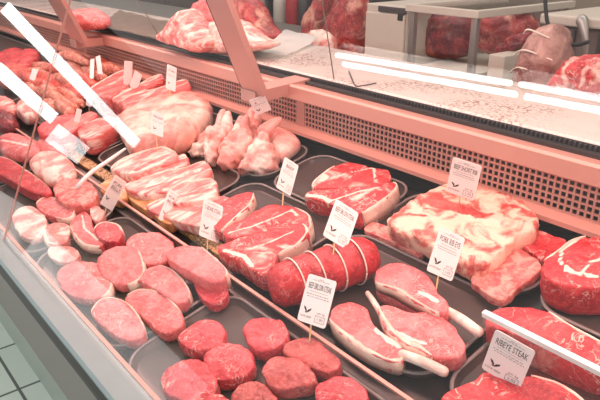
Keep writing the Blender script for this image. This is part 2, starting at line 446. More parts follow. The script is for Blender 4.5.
cpart('glass_channel', [(.288, -.572), (.288, -.565), (.281, -.564), (.280, -.572)], M['pinkmetal'])
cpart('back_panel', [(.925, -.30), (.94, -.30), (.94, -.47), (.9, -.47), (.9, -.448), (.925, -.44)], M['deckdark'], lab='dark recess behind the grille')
cpart('grille_trim', [(.902, -.395), (.882, -.404), (.882, -.412), (.905, -.412)], M['pinkmetal'])
cpart('top_beam', [(.93, -.3075), (.882, -.2995), (.878, -.304), (.878, -.331), (.884, -.335), (.93, -.335)], M['pinkmetal'], lab='pink lit metal beam above the grille')
bm = bmesh.new(); prism_x(bm, [(.945, -.335 + Z0), (.945, -.292 + Z0), (.95, -.292 + Z0), (.95, -.335 + Z0)], XL, XR)
x = -3.2
while x < XR:
    box_bm(bm, (x, .939, -.309 + Z0), (x + .0035, .947, -.293 + Z0)); x += .0085
build('air_vent', bm, M['bristle'], counter, smooth=False)['label'] = 'dark ribbed air vent strip'
cpart('back_ledge', [(.948, -.2915), (.952, -.288), (1.246, -.288), (1.246, -.31), (.95, -.306), (.946, -.303)], M['ledge'], lab='speckled pale service ledge')
cpart('cabinet_body', [(.95, -.31), (1.24, -.31), (1.24, -1.6), (.55, -1.6), (.45, -1.19), (.3, -.67), (.95, -.5)], M['panel'])
# perforated grille: a lattice of thin bars with real holes
bm = bmesh.new(); gy0, gy1 = .9, .903; gz0, gz1 = -.396 + Z0, -.334 + Z0; pit = .0112; bar = .0037
z = gz0
while z < gz1 + .001:
    box_bm(bm, (-4.2, gy0, z), (XR, gy1, z + bar)); z += pit
x = -4.2; solid = [(-1.125, -1.098), (-2.4, -2.37)]
while x < XR:
    box_bm(bm, (x, gy0 + .0003, gz0), (x + bar, gy1 - .0003, gz1)); x += pit
for a, b in solid: box_bm(bm, (a, gy0 - .001, gz0), (b, gy1, gz1))
build('vent_grille', bm, M['pinkmetal'], counter, smooth=False)['label'] = 'perforated pink lit metal grille'
# front glass: two panes that meet in a joint
GB, GT = V((0, .27, -.565 + Z0)), V((0, .469, -.108 + Z0)); gd = (GT - GB).normalized(); gn = V((0, -gd.z, gd.y))
def pane(x0, x1, name='front_glass'):
    bm = bmesh.new(); a, b = GB + gd * -.004, GB + gd * .86
    A = [V((x0, a.y, a.z)), V((x1, a.y, a.z)), V((x1, b.y, b.z)), V((x0, b.y, b.z))]
    hexa(bm, [p + gn * .0015 for p in A], [p - gn * .0015 for p in A])
    return build(name, bm, M['glass'], counter, smooth=False)
XS = atY((4, 240), .27).x
pane(XL, XS - .001); pane(XS + .001, XR)
bm = bmesh.new(); a, b = GB, GB + gd * .86
hexa(bm, [V((XS - .0009, a.y, a.z)) + gn * .0016, V((XS + .0009, a.y, a.z)) + gn * .0016, V((XS + .0009, b.y, b.z)) + gn * .0016, V((XS - .0009, b.y, b.z)) + gn * .0016],
     [V((XS - .0009, a.y, a.z)) - gn * .0016, V((XS + .0009, a.y, a.z)) - gn * .0016, V((XS + .0009, b.y, b.z)) - gn * .0016, V((XS - .0009, b.y, b.z)) - gn * .0016])
build('glass_joint', bm, M['pinkmetal'], counter, smooth=False)
# glass supports: slanted flat post on a horizontal arm
def support(pa, pb, ptop, wpx):
    A = atY(pa, .955); X = A.x; B = atX(pb, X); T_ = atX(ptop, X); d = (T_ - B)
    w = wpx
    bm = bmesh.new()
    hexa(bm, [B + V((0, -.006, -.014)), A + V((0, 0, -.014)), A + V((0, 0, .012)), B + V((0, -.006, .012))], [p + V((.055, 0, 0)) for p in (B + V((0, -.006, -.014)), A + V((0, 0, -.014)), A + V((0, 0, .012)), B + V((0, -.006, .012)))])
    arm = build('support_arm', bm, M['post'], counter, smooth=False)
    bm = bmesh.new(); E_ = B + d * 1.9; dn = d.normalized(); nn = V((0, -dn.z, dn.y))
    Q = [B + V((.0, 0, .005)), B + V((w, 0, .005)), E_ + V((w, 0, 0)), E_ + V((.0, 0, 0))]
    hexa(bm, Q, [q - nn * .014 for q in Q]); build('glass_post', bm, M['post'], counter, smooth=False)
    bm = bmesh.new(); Q = [B + V((-.006, 0, .01)), B + V((-.001, 0, .01)), E_ + V((-.001, 0, 0)), E_ + V((-.006, 0, 0))]
    hexa(bm, Q, [q - nn * .014 for q in Q]); build('post_seal', bm, M['black'], counter, smooth=False)['label'] = 'dark seal along the post'
support((300, 79), (243, 93), (206, 0), .078)
support((118, 37), (72, 42), (48, 0), .125)
# thin seams of the staff-side glass screen, standing on the ledge
for pb, pt in (((162, 42), (138, 0)), ((334, 79), (322, 0))):
    A = atZ(pb, Z0 - .288); B = atX(pt, A.x); bm = bmesh.new(); tube_bm(bm, [A, (A + B) / 2, A + (B - A) * 1.5], [.0014, .0014, .0014], 6, 2)
    build('screen_seam', bm, M['taupe'], counter)

# ------------------------------------------------------------------ trays
def tray(label, x0, x1, y0, y1, mat='tray', rim='rim', h=.016, name='meat_tray', group=None):
    """rounded rectangular plastic tray lying on the sloping deck"""
    def ring(inset, hh, r):
        out = []; a0, a1, b0, b1 = x0 + inset, x1 - inset, y0 + inset, y1 - inset; r = max(r - inset, .004)
        for (cx, cy, s) in ((a1 - r, b1 - r, 0), (a0 + r, b1 - r, 90), (a0 + r, b0 + r, 180), (a1 - r, b0 + r, 270)):
            for q in range(7):
                th = math.radians(s + q * 15); out.append(deck(cx + r * math.cos(th), cy + r * math.sin(th), hh))
        return out
    def loft(bm, R, capfirst, caplast):
        rs = [[bm.verts.new(p) for p in r] for r in R]; n = len(rs[0])
        for a, b in zip(rs, rs[1:]):
            for j in range(n): bm.faces.new((a[j], a[(j + 1) % n], b[(j + 1) % n], b[j]))
        if capfirst: bm.faces.new(rs[0][::-1])
        if caplast: bm.faces.new(rs[-1])
    R = .045
    bm = bmesh.new(); loft(bm, [ring(.012, .0008, R), ring(.006, .002, R), ring(.0015, h - .002, R), ring(.0045, h - .002, R), ring(.010, .005, R), ring(.016, .0035, R)], True, True)
    o = build(name, bm, M[mat], smooth=True); sharp(o, 40); tag(o, label, 'tray', group)
    bm = bmesh.new(); loft(bm, [ring(.0, h - .002, R), ring(-.001, h, R), ring(.001, h + .0012, R), ring(.004, h + .0012, R), ring(.0055, h - .002, R), ring(.0, h - .002, R)], False, False)
    r = build('tray_rim', bm, M[rim], o)
    return o
tray('clear rimmed grey tray of beef medallions at the lower edge of the photo', -.790, -.37, .292, .494, 'tray_grey')
tray('grey tray of pale pork steaks along the front glass', -1.20, -.805, .292, .494, 'tray_grey')
tray('grey tray of small chops at the left end of the front row', -1.62, -1.215, .292, .494, 'tray_grey')
tray('grey tray of mixed pork cuts behind the glass joint', -2.15, -1.635, .292, .494, 'tray_grey')
tray('black tray under the stacked steaks with creamy fat edges', -1.065, -.765, .572, .735)
tray('black tray holding three pink rib chops', -.742, -.416, .540, .730)
tray('black tray under the large rib eye steaks', -.402, .1, .545, .730)
tray('black tray of pork belly strips', -1.55, -1.085, .572, .735)
tray('black tray under the pale pork trotters', -1.30, -1.045, .742, .893)
tray('dark tray under the pair of beef shoulder steaks', -1.03, -.745, .742, .893)
tray('black tray under the fat covered brisket', -.735, -.415, .742, .893)
tray('black tray under the thick round beef joint', -.405, .1, .742, .893)
tray('dark tray under the big pale pork joint', -1.90, -1.315, .742, .893)
tray('dark tray under the pork rib racks', -2.60, -1.915, .742, .893)
tray('dark tray of sausages at the far end', -3.5, -2.62, .742, .893)
tray('dark tray of pink pork strips beside the sausages', -2.30, -1.565, .572, .735)

# ------------------------------------------------------------------ dividers
def divider(label, x0, x1, y, h, t=.003, edge='pinkmetal', name='shelf_divider', eh=.004):
    e = empty(name, deck((x0 + x1) / 2, y)); tag(e, label, 'divider')
    bm = bmesh.new(); A = [deck(x0, y, .0005), deck(x1, y, .0005), deck(x1, y, h), deck(x0, y, h)]; hexa(bm, A, [p + DT * t for p in A]); build('plastic_sheet', bm, M['acrylic'], e, smooth=False)
    bm = bmesh.new(); A = [deck(x0, y - .0005, h), deck(x1, y - .0005, h), deck(x1, y - .0005, h + eh), deck(x0, y - .0005, h + eh)]; hexa(bm, A, [p + DT * (t + .001) for p in A]); build('top_edge', bm, M[edge], e, smooth=False)
    bm = bmesh.new(); A = [deck(x0, y - .006, .0005), deck(x1, y - .006, .0005), deck(x1, y - .006, .003), deck(x0, y - .006, .003)]; hexa(bm, A, [p + DT * .006 for p in A]); build('foot_strip', bm, M['rim'], e, smooth=False)
    return e
divider('long clear plastic divider between the front row and the middle row', -2.6, .1, .5015, .030, .004)
bm = bmesh.new(); A = [deck(-1.75, .538, .0005), deck(-.77, .538, .0005), deck(-.77, .538, .010), deck(-1.75, .538, .010)]; hexa(bm, A, [p + DT * .026 for p in A])
tag(build('edging_strip', bm, M['strip'], smooth=False), 'speckled brown edging strip lying behind the long clear divider', 'edging strip')
FX0 = atY((482, 314), .588); FH = (FX0 - DP).dot(DN)
divider('short clear divider with its light-catching edge painted white among the rib eye steaks', FX0.x, .08, .588 + .2352 * FH, FH - .004, .006, 'paper', eh=.007)  # white edge colour stands for light caught by clear acrylic

# ------------------------------------------------------------------ front row: pork steaks
G1 = 'pork steaks in the grey front tray'
cut('pork_steak', 'pale oval pork steak nearest the front glass, behind the tall narrow one', 'pork steak', [(56, 276), (63, 266), (78, 261), (97, 263), (110, 275), (111, 288), (101, 297), (84, 298), (66, 292)], .020, 'pork', G1, rims=[((97, 263), (101, 297), (111, 281), .004)], dome=.002)
cut('pork_steak', 'round pork steak between the oval one and the double lobed one', 'pork steak', [(97, 262), (104, 251), (120, 245), (137, 249), (144, 263), (142, 277), (128, 284), (111, 282), (100, 273)], .022, 'pork', G1, rims=[((137, 249), (128, 284), (144, 266), .004)])
cut('pork_steak', 'double lobed pork steak at the back against the long divider', 'pork steak', [(126, 242), (134, 234), (154, 232), (169, 238), (175, 249), (170, 258), (157, 264), (144, 262), (137, 254), (128, 249)], .020, 'pork', G1)
cut('pork_steak', 'long pork steak lying below the double lobed one', 'pork steak', [(139, 279), (145, 270), (158, 265), (175, 271), (189, 289), (187, 300), (177, 303), (165, 295), (151, 287)], .026, 'pork', G1, rims=[((158, 265), (187, 298), (176, 271), .004)])
cut('pork_steak', 'pork steak lying flat in the middle of the tray with a white top edge', 'pork steak', [(125, 297), (140, 289), (162, 293), (178, 307), (183, 322), (168, 333), (156, 329), (143, 317), (130, 306)], .022, 'pork', G1, rims=[((128, 296), (180, 312), (155, 290), .004)])
cut('pork_steak', 'pork steak with a pointed tip nearest the tray corner', 'pork steak', [(91, 311), (101, 299), (117, 298), (132, 306), (143, 324), (142, 336), (130, 340), (117, 336), (101, 324)], .022, 'pork', G1, rims=[((91, 312), (143, 330), (120, 298), .004)])
cut('pork_steak', 'thick dark edged pork steak lying beside the divider, lower of two', 'pork steak', [(192, 276), (207, 272), (222, 280), (228, 292), (220, 302), (208, 303), (198, 292)], .020, 'medallion', G1)
cut('pork_steak', 'thick oblong pork steak on top of another beside the divider', 'pork steak', [(165, 255), (176, 247), (189, 245), (202, 247), (225, 267), (225, 277), (213, 282), (200, 277), (180, 267)], .030, 'pork', G1, lift=.022, rims=[((202, 247), (225, 276), (217, 259), .004)])
G2 = 'small chops at the left of the front row'
cut('pork_chop', 'pale round chop nearest the glass joint', 'pork chop', [(12, 216), (21, 207), (33, 206), (44, 215), (47, 226), (41, 236), (30, 239), (18, 232)], .018, 'porkpale', G2)
cut('pork_chop', 'dished oval chop with a pale rim behind the pale round chop', 'pork chop', [(36, 203), (45, 197), (60, 199), (72, 206), (74, 214), (67, 219), (54, 217), (42, 212)], .022, 'pork', G2, rims=[((36, 204), (73, 208), (55, 197), .006), ((73, 210), (54, 218), (68, 219), .005)])
cut('pork_chop', 'curved pale chop in the middle of the small chops', 'pork chop', [(46, 226), (58, 222), (69, 226), (67, 240), (57, 244), (47, 243), (43, 234)], .018, 'porkpale', G2, rims=[((46, 226), (57, 244), (43, 236), .007)])
cut('pork_chop', 'large curved chop leaning against the cut red piece', 'pork chop', [(70, 225), (76, 215), (84, 211), (91, 217), (93, 228), (104, 239), (100, 246), (85, 245), (74, 236)], .020, 'pork', G2, rims=[((70, 224), (100, 246), (78, 240), .006)], fat=[([(82, 215), (84, 228), (98, 240)], .0025, False)])
cut('pork_chop', 'flat pale chop lowest of the small chops', 'pork chop', [(48, 248), (60, 246), (75, 248), (79, 255), (70, 262), (57, 261), (49, 255)], .016, 'porkpale', G2)
cut('pork_chop', 'wedge of red pork with a cut face beside the long divider', 'pork chop', [(94, 229), (102, 222), (118, 224), (122, 233), (116, 241), (102, 240)], .026, 'medallion', G2, rims=[((94, 229), (122, 231), (110, 221), .004)])
cut('pork_chop', 'small upright pork piece by the foot of a price tag', 'pork chop', [(90, 208), (98, 206), (104, 213), (99, 221), (92, 218)], .022, 'porkpale', G2)
cut('pork_chop', 'red round chop marbled with fat under the curved plastic edge', 'pork chop', [(53, 187), (66, 179), (86, 180), (97, 191), (91, 202), (71, 205), (58, 199)], .034, 'flat', G2)
G3 = 'mixed pork cuts at the far left of the front row'
cut('pork_cut', 'long red strip of pork with cut end at the left edge', 'pork cut', [(-6, 158), (7, 158), (30, 172), (50, 188), (47, 195), (27, 190), (7, 178), (-8, 170)], .030, 'beef', G3, rims=[((-6, 157), (48, 187), (18, 164), .005)])
cut('pork_cut', 'pink rolled pork piece above the long red strip', 'pork cut', [(0, 140), (14, 136), (33, 142), (42, 150), (38, 157), (20, 159), (2, 154)], .040, 'pork', G3, kind='lump', fat=[([(4, 146), (30, 152)], .004, False)])
cut('pork_cut', 'brownish pork lump under clear wrap', 'pork cut', [(30, 166), (42, 155), (60, 156), (74, 166), (76, 178), (62, 187), (44, 181)], .045, 'porkpale', G3, kind='lump')
cut('pork_cut', 'pork piece half hidden behind the rolled pork', 'pork cut', [(38, 144), (52, 140), (66, 147), (64, 156), (48, 158), (40, 152)], .035, 'pork', G3, kind='lump')
# curved end plate edge, white paint standing in for light on clear plastic
bm = bmesh.new(); P = [at((76, 192), .03), at((80, 184), .05), at((92, 172), .06), at((108, 161), .06), at((125, 149), .06)]
tube_bm(bm, P, [.004, .005, .005, .0045, .003], 8, 6); tag(build('plastic_edge', bm, M['paper']), 'curved clear plastic edge painted white as if lit, above the red round chop', 'edge strip')

# ------------------------------------------------------------------ front row: beef medallions
G4 = 'beef medallions in the near front tray'
mo = dict(dome=.003)
med = [
 ('round medallion at the top of the tray nearest the pork steaks', [(177, 338), (186, 328), (200, 321), (214, 320), (225, 327), (224, 339), (213, 347), (200, 350), (185, 347)], .03, 'medallion', .008),
 ('medallion with white marbling nearest the rounded tray corner', [(159, 379), (171, 365), (190, 358), (208, 364), (217, 379), (213, 394), (195, 402), (170, 396)], .03, 'medallion', .008),
 ('round medallion in the middle between three others', [(203, 360), (210, 349), (229, 342), (248, 348), (254, 360), (250, 371), (237, 378), (217, 379), (207, 372)], .03, 'medallion', .008),
 ('bright red medallion at the back beside the long divider', [(243, 330), (250, 320), (266, 317), (281, 321), (288, 333), (282, 344), (264, 351), (250, 346)], .03, 'medallion', .008),
 ('brownish medallion leaning in front of the tagged one', [(262, 370), (269, 359), (283, 355), (300, 359), (316, 375), (311, 383), (294, 387), (277, 389), (266, 381)], .03, 'brownbeef', .012),
 ('brownish folded medallion with the wooden tag stick stuck in it', [(282, 350), (288, 341), (306, 337), (319, 341), (329, 351), (339, 358), (340, 366), (325, 372), (306, 364), (289, 356)], .03, 'brownbeef', .008),
 ('bright red medallion at the right front of the tray', [(315, 390), (322, 381), (340, 376), (359, 381), (367, 393), (363, 406), (341, 413), (321, 407)], .03, 'medallion', .008),
 ('dull brown medallion cut by the bottom of the photo', [(232, 394), (240, 384), (253, 380), (269, 388), (277, 399), (268, 412), (246, 414), (233, 407)], .03, 'brownbeef', .008),
 ('pale medallion showing only its top edge at the bottom of the photo', [(200, 404), (208, 395), (220, 394), (231, 402), (230, 415), (214, 422), (202, 415)], .03, 'medallion', .008)]
for lb, px, th, mt, lf in med:
    cut('beef_medallion', lb, 'beef medallion', px, th * .78, mt, G4, lift=lf, relief=.0018, dome=.002)

# ------------------------------------------------------------------ middle row: belly strips
G5 = 'pork belly strips behind the divider'
bel = [
 ('pork belly strip at the back with a red lean stripe', [(110, 168), (122, 158), (144, 150), (165, 146), (177, 153), (174, 160), (152, 167), (136, 175), (124, 173)], .045, [([(136, 170), (150, 163), (166, 156)], .008, False)], [((112, 168), (176, 152), (140, 151), .012)]),
 ('second pork belly strip from the back, the thinnest', [(133, 176), (152, 167), (172, 159), (185, 154), (187, 163), (170, 170), (147, 178)], .035, [([(150, 174), (180, 164)], .004, False)], [((134, 175), (185, 153), (160, 163), .008)]),
 ('broad pale pork belly strip with a rounded end', [(124, 185), (143, 178), (167, 170), (186, 167), (203, 161), (210, 165), (209, 174), (187, 184), (160, 192), (139, 194)], .035, [([(140, 190), (170, 182), (200, 172)], .004, False)], [((143, 178), (205, 161), (175, 169), .007)]),
 ('nearest pork belly strip with a square white end', [(166, 192), (180, 183), (211, 178), (217, 188), (214, 196), (194, 201), (172, 202)], .035, [([(172, 198), (210, 190)], .006, False)], [((168, 191), (212, 178), (185, 183), .007)]),
 ('red pork belly piece behind the tall narrow tags', [(146, 206), (163, 197), (188, 200), (213, 196), (230, 198), (222, 214), (204, 226), (182, 222), (160, 215)], .026, [([(170, 205), (200, 210), (220, 202)], .009, False)], [])]
for lb, px, th, ln, rm in bel:
    o, s = cut('pork_belly', lb, 'pork belly', px, th, 'belly', G5, lean=ln, rims=rm, lift=.012)
for lb, px in (('tan rind block standing behind the leftmost belly tag', [(99, 188), (110, 178), (127, 184), (131, 192), (118, 200)]), ('tan rind block at the near end of the broad belly strip', [(128, 196), (141, 188), (152, 196), (158, 206), (146, 210)]), ('tan rind block just left of the narrow leaning tag', [(153, 213), (161, 204), (170, 208), (178, 218), (168, 224)])):
    cut('belly_rind', lb, 'pork rind', px, .024, 'tan', 'tan rind blocks behind the divider')

# ------------------------------------------------------------------ middle row: steaks with fat edges
G6 = 'steaks with fat edges in the black tray'
cut('beef_steak', 'beef steak at the back of the stack with a thin white fat edge', 'beef steak', [(214, 209), (232, 196), (250, 191), (254, 195), (252, 202), (241, 213), (227, 225), (219, 231), (211, 222)], .030, 'beef', G6, rims=[((253, 193), (221, 231), (240, 214), .006)])
cut('beef_steak', 'middle beef steak crossed by a white seam', 'beef steak', [(226, 227), (238, 221), (254, 211), (271, 204), (285, 205), (297, 208), (308, 213), (311, 220), (309, 228), (290, 230), (268, 231), (249, 235), (231, 238), (224, 234)], .036, 'shoulder', G6, fat=[([(228, 233), (252, 226), (276, 217), (292, 210)], .0022, False), ([(292, 210), (299, 217)], .003, False)], rims=[((296, 208), (309, 228), (311, 219), .004)])
cut('beef_steak', 'front beef steak with a thick creamy fat side', 'beef steak', [(218, 246), (233, 239), (252, 233), (272, 230), (294, 223), (306, 225), (308, 232), (297, 245), (279, 254), (274, 266), (263, 274), (250, 268), (236, 258), (221, 253)], .042, 'shoulder', G6, rims=[((304, 224), (279, 255), (301, 241), .005, .95)], fat=[([(254, 247), (275, 240), (296, 230)], .002, False), ([(224, 250), (244, 256), (252, 266)], .004, False)], lift=.010)
# tied beef roll
A, B = at((287, 284), .042), at((360, 259), .042)
bm = bmesh.new(); tube_bm(bm, [A, A.lerp(B, .33), A.lerp(B, .66), B], [.036, .0375, .037, .035], 28, 8, lump=.12)
roll = build('beef_roll', bm, M['beef_deep']); tag(roll, 'rolled beef joint tied with four white strings beside the stacked steaks', 'beef joint')
ax = (B - A).normalized(); sx_ = ax.cross(DN).normalized(); up_ = sx_.cross(ax)
for f in (.10, .37, .64, .90):
    c = A.lerp(B, f); bm = bmesh.new(); pts = []
    for q in range(25):
        th = 2 * math.pi * q / 24; pts.append(c + ax * .010 * math.sin(th + 1) + (sx_ * math.cos(th) + up_ * math.sin(th)) * .0382)
    tube_bm(bm, pts, [.0013] * 25, 6, 2, caps=False); build('string', bm, M['string'], roll)

# ------------------------------------------------------------------ middle row: rib chops
G7 = 'pink rib chops in the black tray'
cut('rib_chop', 'rib chop at the back of the tray with a long pale bone', 'rib chop', [(375, 281), (378, 269), (390, 262), (407, 264), (421, 270), (432, 280), (437, 291), (448, 302), (448, 311), (436, 312), (416, 302), (394, 289)], .040, 'pork', G7, rims=[((375, 280), (440, 313), (400, 293), .007, .3)], bones=[((446, 304), (478, 325), .0075, -.012), ((366, 283), (379, 303), .0045, -.02)], fat=[([(420, 292), (436, 300)], .004, False)])
cut('rib_chop', 'left rib chop with a thick fat edge towards the divider', 'rib chop', [(329, 318), (333, 308), (343, 302), (358, 303), (367, 308), (371, 319), (379, 330), (392, 338), (401, 344), (404, 356), (394, 362), (364, 350), (338, 331)], .026, 'pork', G7, rims=[((329, 317), (404, 356), (363, 350), .009)], fat=[([(378, 330), (400, 346)], .006, False)])
cut('rib_chop', 'right rib chop with a short white bone along its front', 'rib chop', [(378, 308), (387, 304), (407, 311), (435, 313), (450, 322), (462, 338), (465, 349), (458, 357), (437, 357), (421, 350), (404, 343), (387, 328)], .028, 'pork', G7, lift=.012, rims=[((379, 306), (432, 357), (390, 333), .009)], bones=[((402, 350), (443, 367), .0075, -.008)], fat=[([(388, 328), (408, 338), (426, 344)], .003, False)])

# ------------------------------------------------------------------ middle row: rib eyes
G8 = 'large rib eye steaks at the right'
cut('rib_eye', 'long thick rib eye behind the white edged divider', 'rib eye steak', [(485, 319), (493, 310), (507, 306), (531, 307), (550, 312), (572, 325), (596, 338), (618, 352), (622, 366), (604, 372), (575, 362), (545, 349), (515, 335), (494, 327)], .045, 'shoulder', G8, lean=[], rims=[((550, 312), (618, 352), (584, 331), .005)])
cut('rib_eye', 'bright rib eye lying in front of the rib eye tag at the bottom right', 'rib eye steak', [(441, 397), (455, 386), (474, 379), (486, 371), (506, 376), (530, 375), (556, 381), (580, 395), (590, 412), (560, 430), (490, 432), (450, 414)], .030, 'beef', G8, rims=[((530, 375), (590, 412), (562, 383), .005)])

# ------------------------------------------------------------------ back row
G9 = 'beef shoulder steaks by the grille'
cut('shoulder_steak', 'back beef shoulder steak nearest the grille', 'beef steak', [(312, 183), (319, 176), (330, 168), (346, 162), (358, 163), (371, 167), (386, 169), (390, 174), (389, 181), (376, 185), (356, 187), (330, 188), (315, 188)], .028, 'shoulder', G9, rims=[((313, 187), (334, 166), (318, 176), .004)], fat=[([(330, 178), (352, 172), (372, 168)], .002, False), ([(374, 168), (376, 182)], .003, False)], lift=.016)
cut('shoulder_steak', 'front beef shoulder steak with a broad fat edge on its right', 'beef steak', [(304, 195), (312, 190), (328, 189), (350, 187), (376, 184), (394, 182), (397, 187), (386, 198), (371, 208), (360, 213), (348, 210), (330, 203), (316, 199)], .040, 'shoulder', G9, rims=[((394, 182), (361, 213), (384, 199), .004, .95)], fat=[([(334, 200), (356, 192), (380, 187)], .0025, False), ([(306, 195), (320, 196), (330, 201)], .005, False)])
cut('beef_brisket', 'large flat brisket covered in creamy fat with a red lean streak', 'brisket', [(388, 219), (398, 209), (416, 195), (440, 185), (456, 183), (479, 188), (506, 193), (528, 205), (538, 217), (535, 227), (513, 239), (499, 253), (485, 262), (468, 262), (448, 254), (430, 243), (400, 230), (390, 225)], .038, 'brisket', kind='slab', N=110, relief=.0055, dome=.003, lift=.018,
    lean=[([(420, 200), (436, 192), (452, 204), (476, 211), (496, 216), (480, 221), (456, 214), (436, 209)], .004, True), ([(406, 214), (424, 218)], .004, False), ([(512, 206), (534, 216)], .006, False)])
G10 = 'flat beef cuts between brisket and round joint'
cut('flat_beef', 'flat pink beef cut marbled all over in front of the brisket', 'beef cut', [(471, 278), (487, 264), (511, 247), (525, 251), (540, 263), (537, 273), (519, 286), (509, 296), (498, 299), (478, 287)], .018, 'flat', G10, lift=.014)
cut('flat_beef', 'red beef cut behind the marbled flat one by the grille', 'beef cut', [(514, 243), (533, 229), (551, 234), (566, 241), (556, 250), (542, 259), (528, 249)], .022, 'shoulder', G10)
cut('flat_beef', 'dark beef strip lying below the brisket by its tag', 'beef cut', [(364, 229), (372, 222), (388, 226), (412, 238), (424, 246), (420, 254), (400, 245), (378, 236)], .016, 'flat', G10)
cut('round_joint', 'thick round beef joint with a white star of fat at the right edge', 'beef joint', [(541, 270), (545, 259), (557, 250), (570, 240), (585, 236), (606, 236), (630, 245), (642, 262), (632, 280), (602, 287), (567, 285), (549, 279)], .055, 'beef', N=110,
    fat=[([(566, 270), (580, 274), (596, 276)], .0035, False), ([(580, 274), (588, 266)], .002, False), ([(590, 262), (606, 258)], .003, False), ([(580, 237), (562, 249), (560, 262), (572, 271)], .003, False)], rims=[((545, 260), (585, 236), (562, 245), .004, .6)])
# pale pork joint, racks
cut('pork_joint', 'big pale pork joint in the back row beside the trotters', 'pork joint', [(117, 126), (124, 120), (135, 113), (153, 106), (175, 102), (199, 99), (210, 106), (211, 117), (203, 128), (190, 139), (174, 146), (148, 151), (131, 152), (125, 142)], .085, 'joint', kind='lump', relief=.005, N=100)
G11 = 'pork rib racks in the back row'
cut('rib_rack', 'red pork rib rack farthest along the grille', 'rib rack', [(90, 89), (100, 81), (122, 70), (131, 72), (130, 82), (114, 95), (100, 97)], .075, 'rack', G11, rims=[((91, 88), (131, 72), (112, 75), .014, .4)])
cut('rib_rack', 'middle pork rib rack with pale top', 'rib rack', [(112, 97), (138, 84), (159, 74), (163, 80), (142, 91), (122, 102)], .07, 'rack', G11, rims=[((112, 97), (161, 75), (138, 84), .012, .4)])
cut('rib_rack', 'long pork rib rack nearest the pale joint', 'rib rack', [(121, 102), (131, 95), (160, 87), (184, 79), (190, 83), (188, 91), (166, 98), (142, 107), (128, 112)], .07, 'rack', G11, rims=[((122, 101), (188, 80), (155, 88), .012, .4)])
# trotters
G12 = 'pale pork trotters in the back row'
tro = [('leftmost pork trotter, a small flap lying by the pork joint', [(190, 155), (196, 146), (205, 135), (211, 130), (212, 142), (207, 151), (199, 157)], [], .035),
 ('pork trotter behind the middle one, only its top showing', [(246, 140), (244, 124), (250, 115), (256, 112), (258, 122), (264, 136), (262, 150), (252, 152)], [((254, 120), (252, 110))], .05),
 ('second pork trotter from the left with its toe upright', [(207, 162), (206, 144), (209, 132), (219, 127), (228, 128), (231, 138), (224, 148), (219, 160), (213, 166)], [((221, 132), (223, 112)), ((227, 131), (228, 114))], .055),
 ('pork trotter in the middle of the tray', [(221, 169), (222, 154), (227, 140), (236, 133), (246, 133), (255, 141), (251, 152), (243, 163), (233, 170)], [((238, 138), (241, 119)), ((245, 137), (246, 119))], .06),
 ('front right pork trotter whose toe bends to the right', [(239, 176), (247, 162), (251, 151), (259, 142), (267, 143), (275, 150), (277, 166), (260, 175), (251, 173)], [((262, 146), (266, 130)), ((266, 131), (279, 120))], .06)]
NT = V((.25, -.62, .75)).normalized()
for lb, px, toes, dp in tro:
    bx = sum(p[0] for p in px) / len(px); by = max(p[1] for p in px)
    s = slab_bm(px, dp, kind='lump', nrm=NT, P0=at((bx, by), .012), relief=.009, N=60)
    for v in s.bm.verts:
        h = (v.co - DP).dot(DN)
        if h < .0065: v.co += DN * (.0065 - h)
    o = build('pork_trotter', s.bm, M['skin']); tag(o, lb, 'pork trotter', G12)
    for a_, b_ in toes:
        A, B = on(a_, s.c0, NT), on(b_, s.c0, NT); bm = bmesh.new(); tube_bm(bm, [A, A.lerp(B, .5) + NT * .004, B], [.020, .013, .0085], 12, 5, lump=.2); build('toe', bm, M['skin'], o)
cut('pork_trotter', 'flattened pork trotter skin at the right end of the trotter tray', 'pork trotter', [(270, 131), (280, 131), (300, 142), (292, 152), (279, 158), (271, 148)], .04, 'skin', G12, kind='lump')

# ------------------------------------------------------------------ far left: strips, sausages, red pile
G13 = 'pork strips beside the sausages'
for lb, px, mt in (('red pork strip nearest the sausages', [(37, 127), (52, 118), (70, 113), (76, 117), (61, 128), (45, 136)], 'beef'), ('pale pork strip between red strip and wide strip', [(53, 131), (75, 117), (91, 111), (97, 116), (81, 126), (62, 138)], 'rack'), ('wide pork strip nearest the pale joint', [(77, 130), (97, 118), (114, 117), (118, 122), (102, 133), (86, 140)], 'rack')):
    cut('pork_strip', lb, 'pork strip', px, .05, mt, G13)
sau = [[(36, 66), (50, 71), (65, 76)], [(37, 76), (52, 83), (66, 88)], [(38, 92), (48, 94), (58, 99)], [(48, 100), (60, 104), (74, 109)], [(66, 88), (76, 92), (84, 97)], [(62, 56), (76, 60), (90, 65)], [(72, 65), (86, 69), (103, 74)],
       [(76, 76), (86, 81), (96, 88)], [(50, 112), (60, 108), (70, 114)], [(58, 90), (70, 98), (80, 104)], [(34, 84), (44, 88), (56, 92)], [(102, 68), (110, 72), (118, 72)], [(78, 86), (84, 92), (92, 98)], [(20, 76), (28, 80), (38, 84)], [(64, 66), (74, 72), (84, 78)]]
sau += [[(30, 72), (40, 76), (50, 80)], [(52, 70), (62, 72), (70, 78)], [(84, 72), (94, 76), (104, 79)], [(44, 104), (52, 108), (62, 110)], [(70, 80), (80, 82), (90, 84)], [(56, 78), (64, 82), (74, 86)], [(24, 88), (32, 92), (40, 98)], [(92, 62), (100, 65), (110, 68)]]
where = ['at the back left of the heap', 'second from the back left', 'curled by the small white tag', 'front of the heap over the dark tray', 'in the middle of the heap', 'farthest back by the grille', 'long one under the pair of white tags', 'right of the middle', 'nearest the red pork strip', 'lying over the dark gap', 'left of the middle', 'rightmost by the rib rack', 'short one low on the right', 'leftmost below the red mince', 'crossing in the centre', 'behind the small tag at the glass joint', 'pale one near the back', 'just left of the rightmost', 'low at the front left', 'right of the crossing one', 'tucked under the crossing one', 'lowest at the left edge of the heap', 'near the grille beside the tag pair']
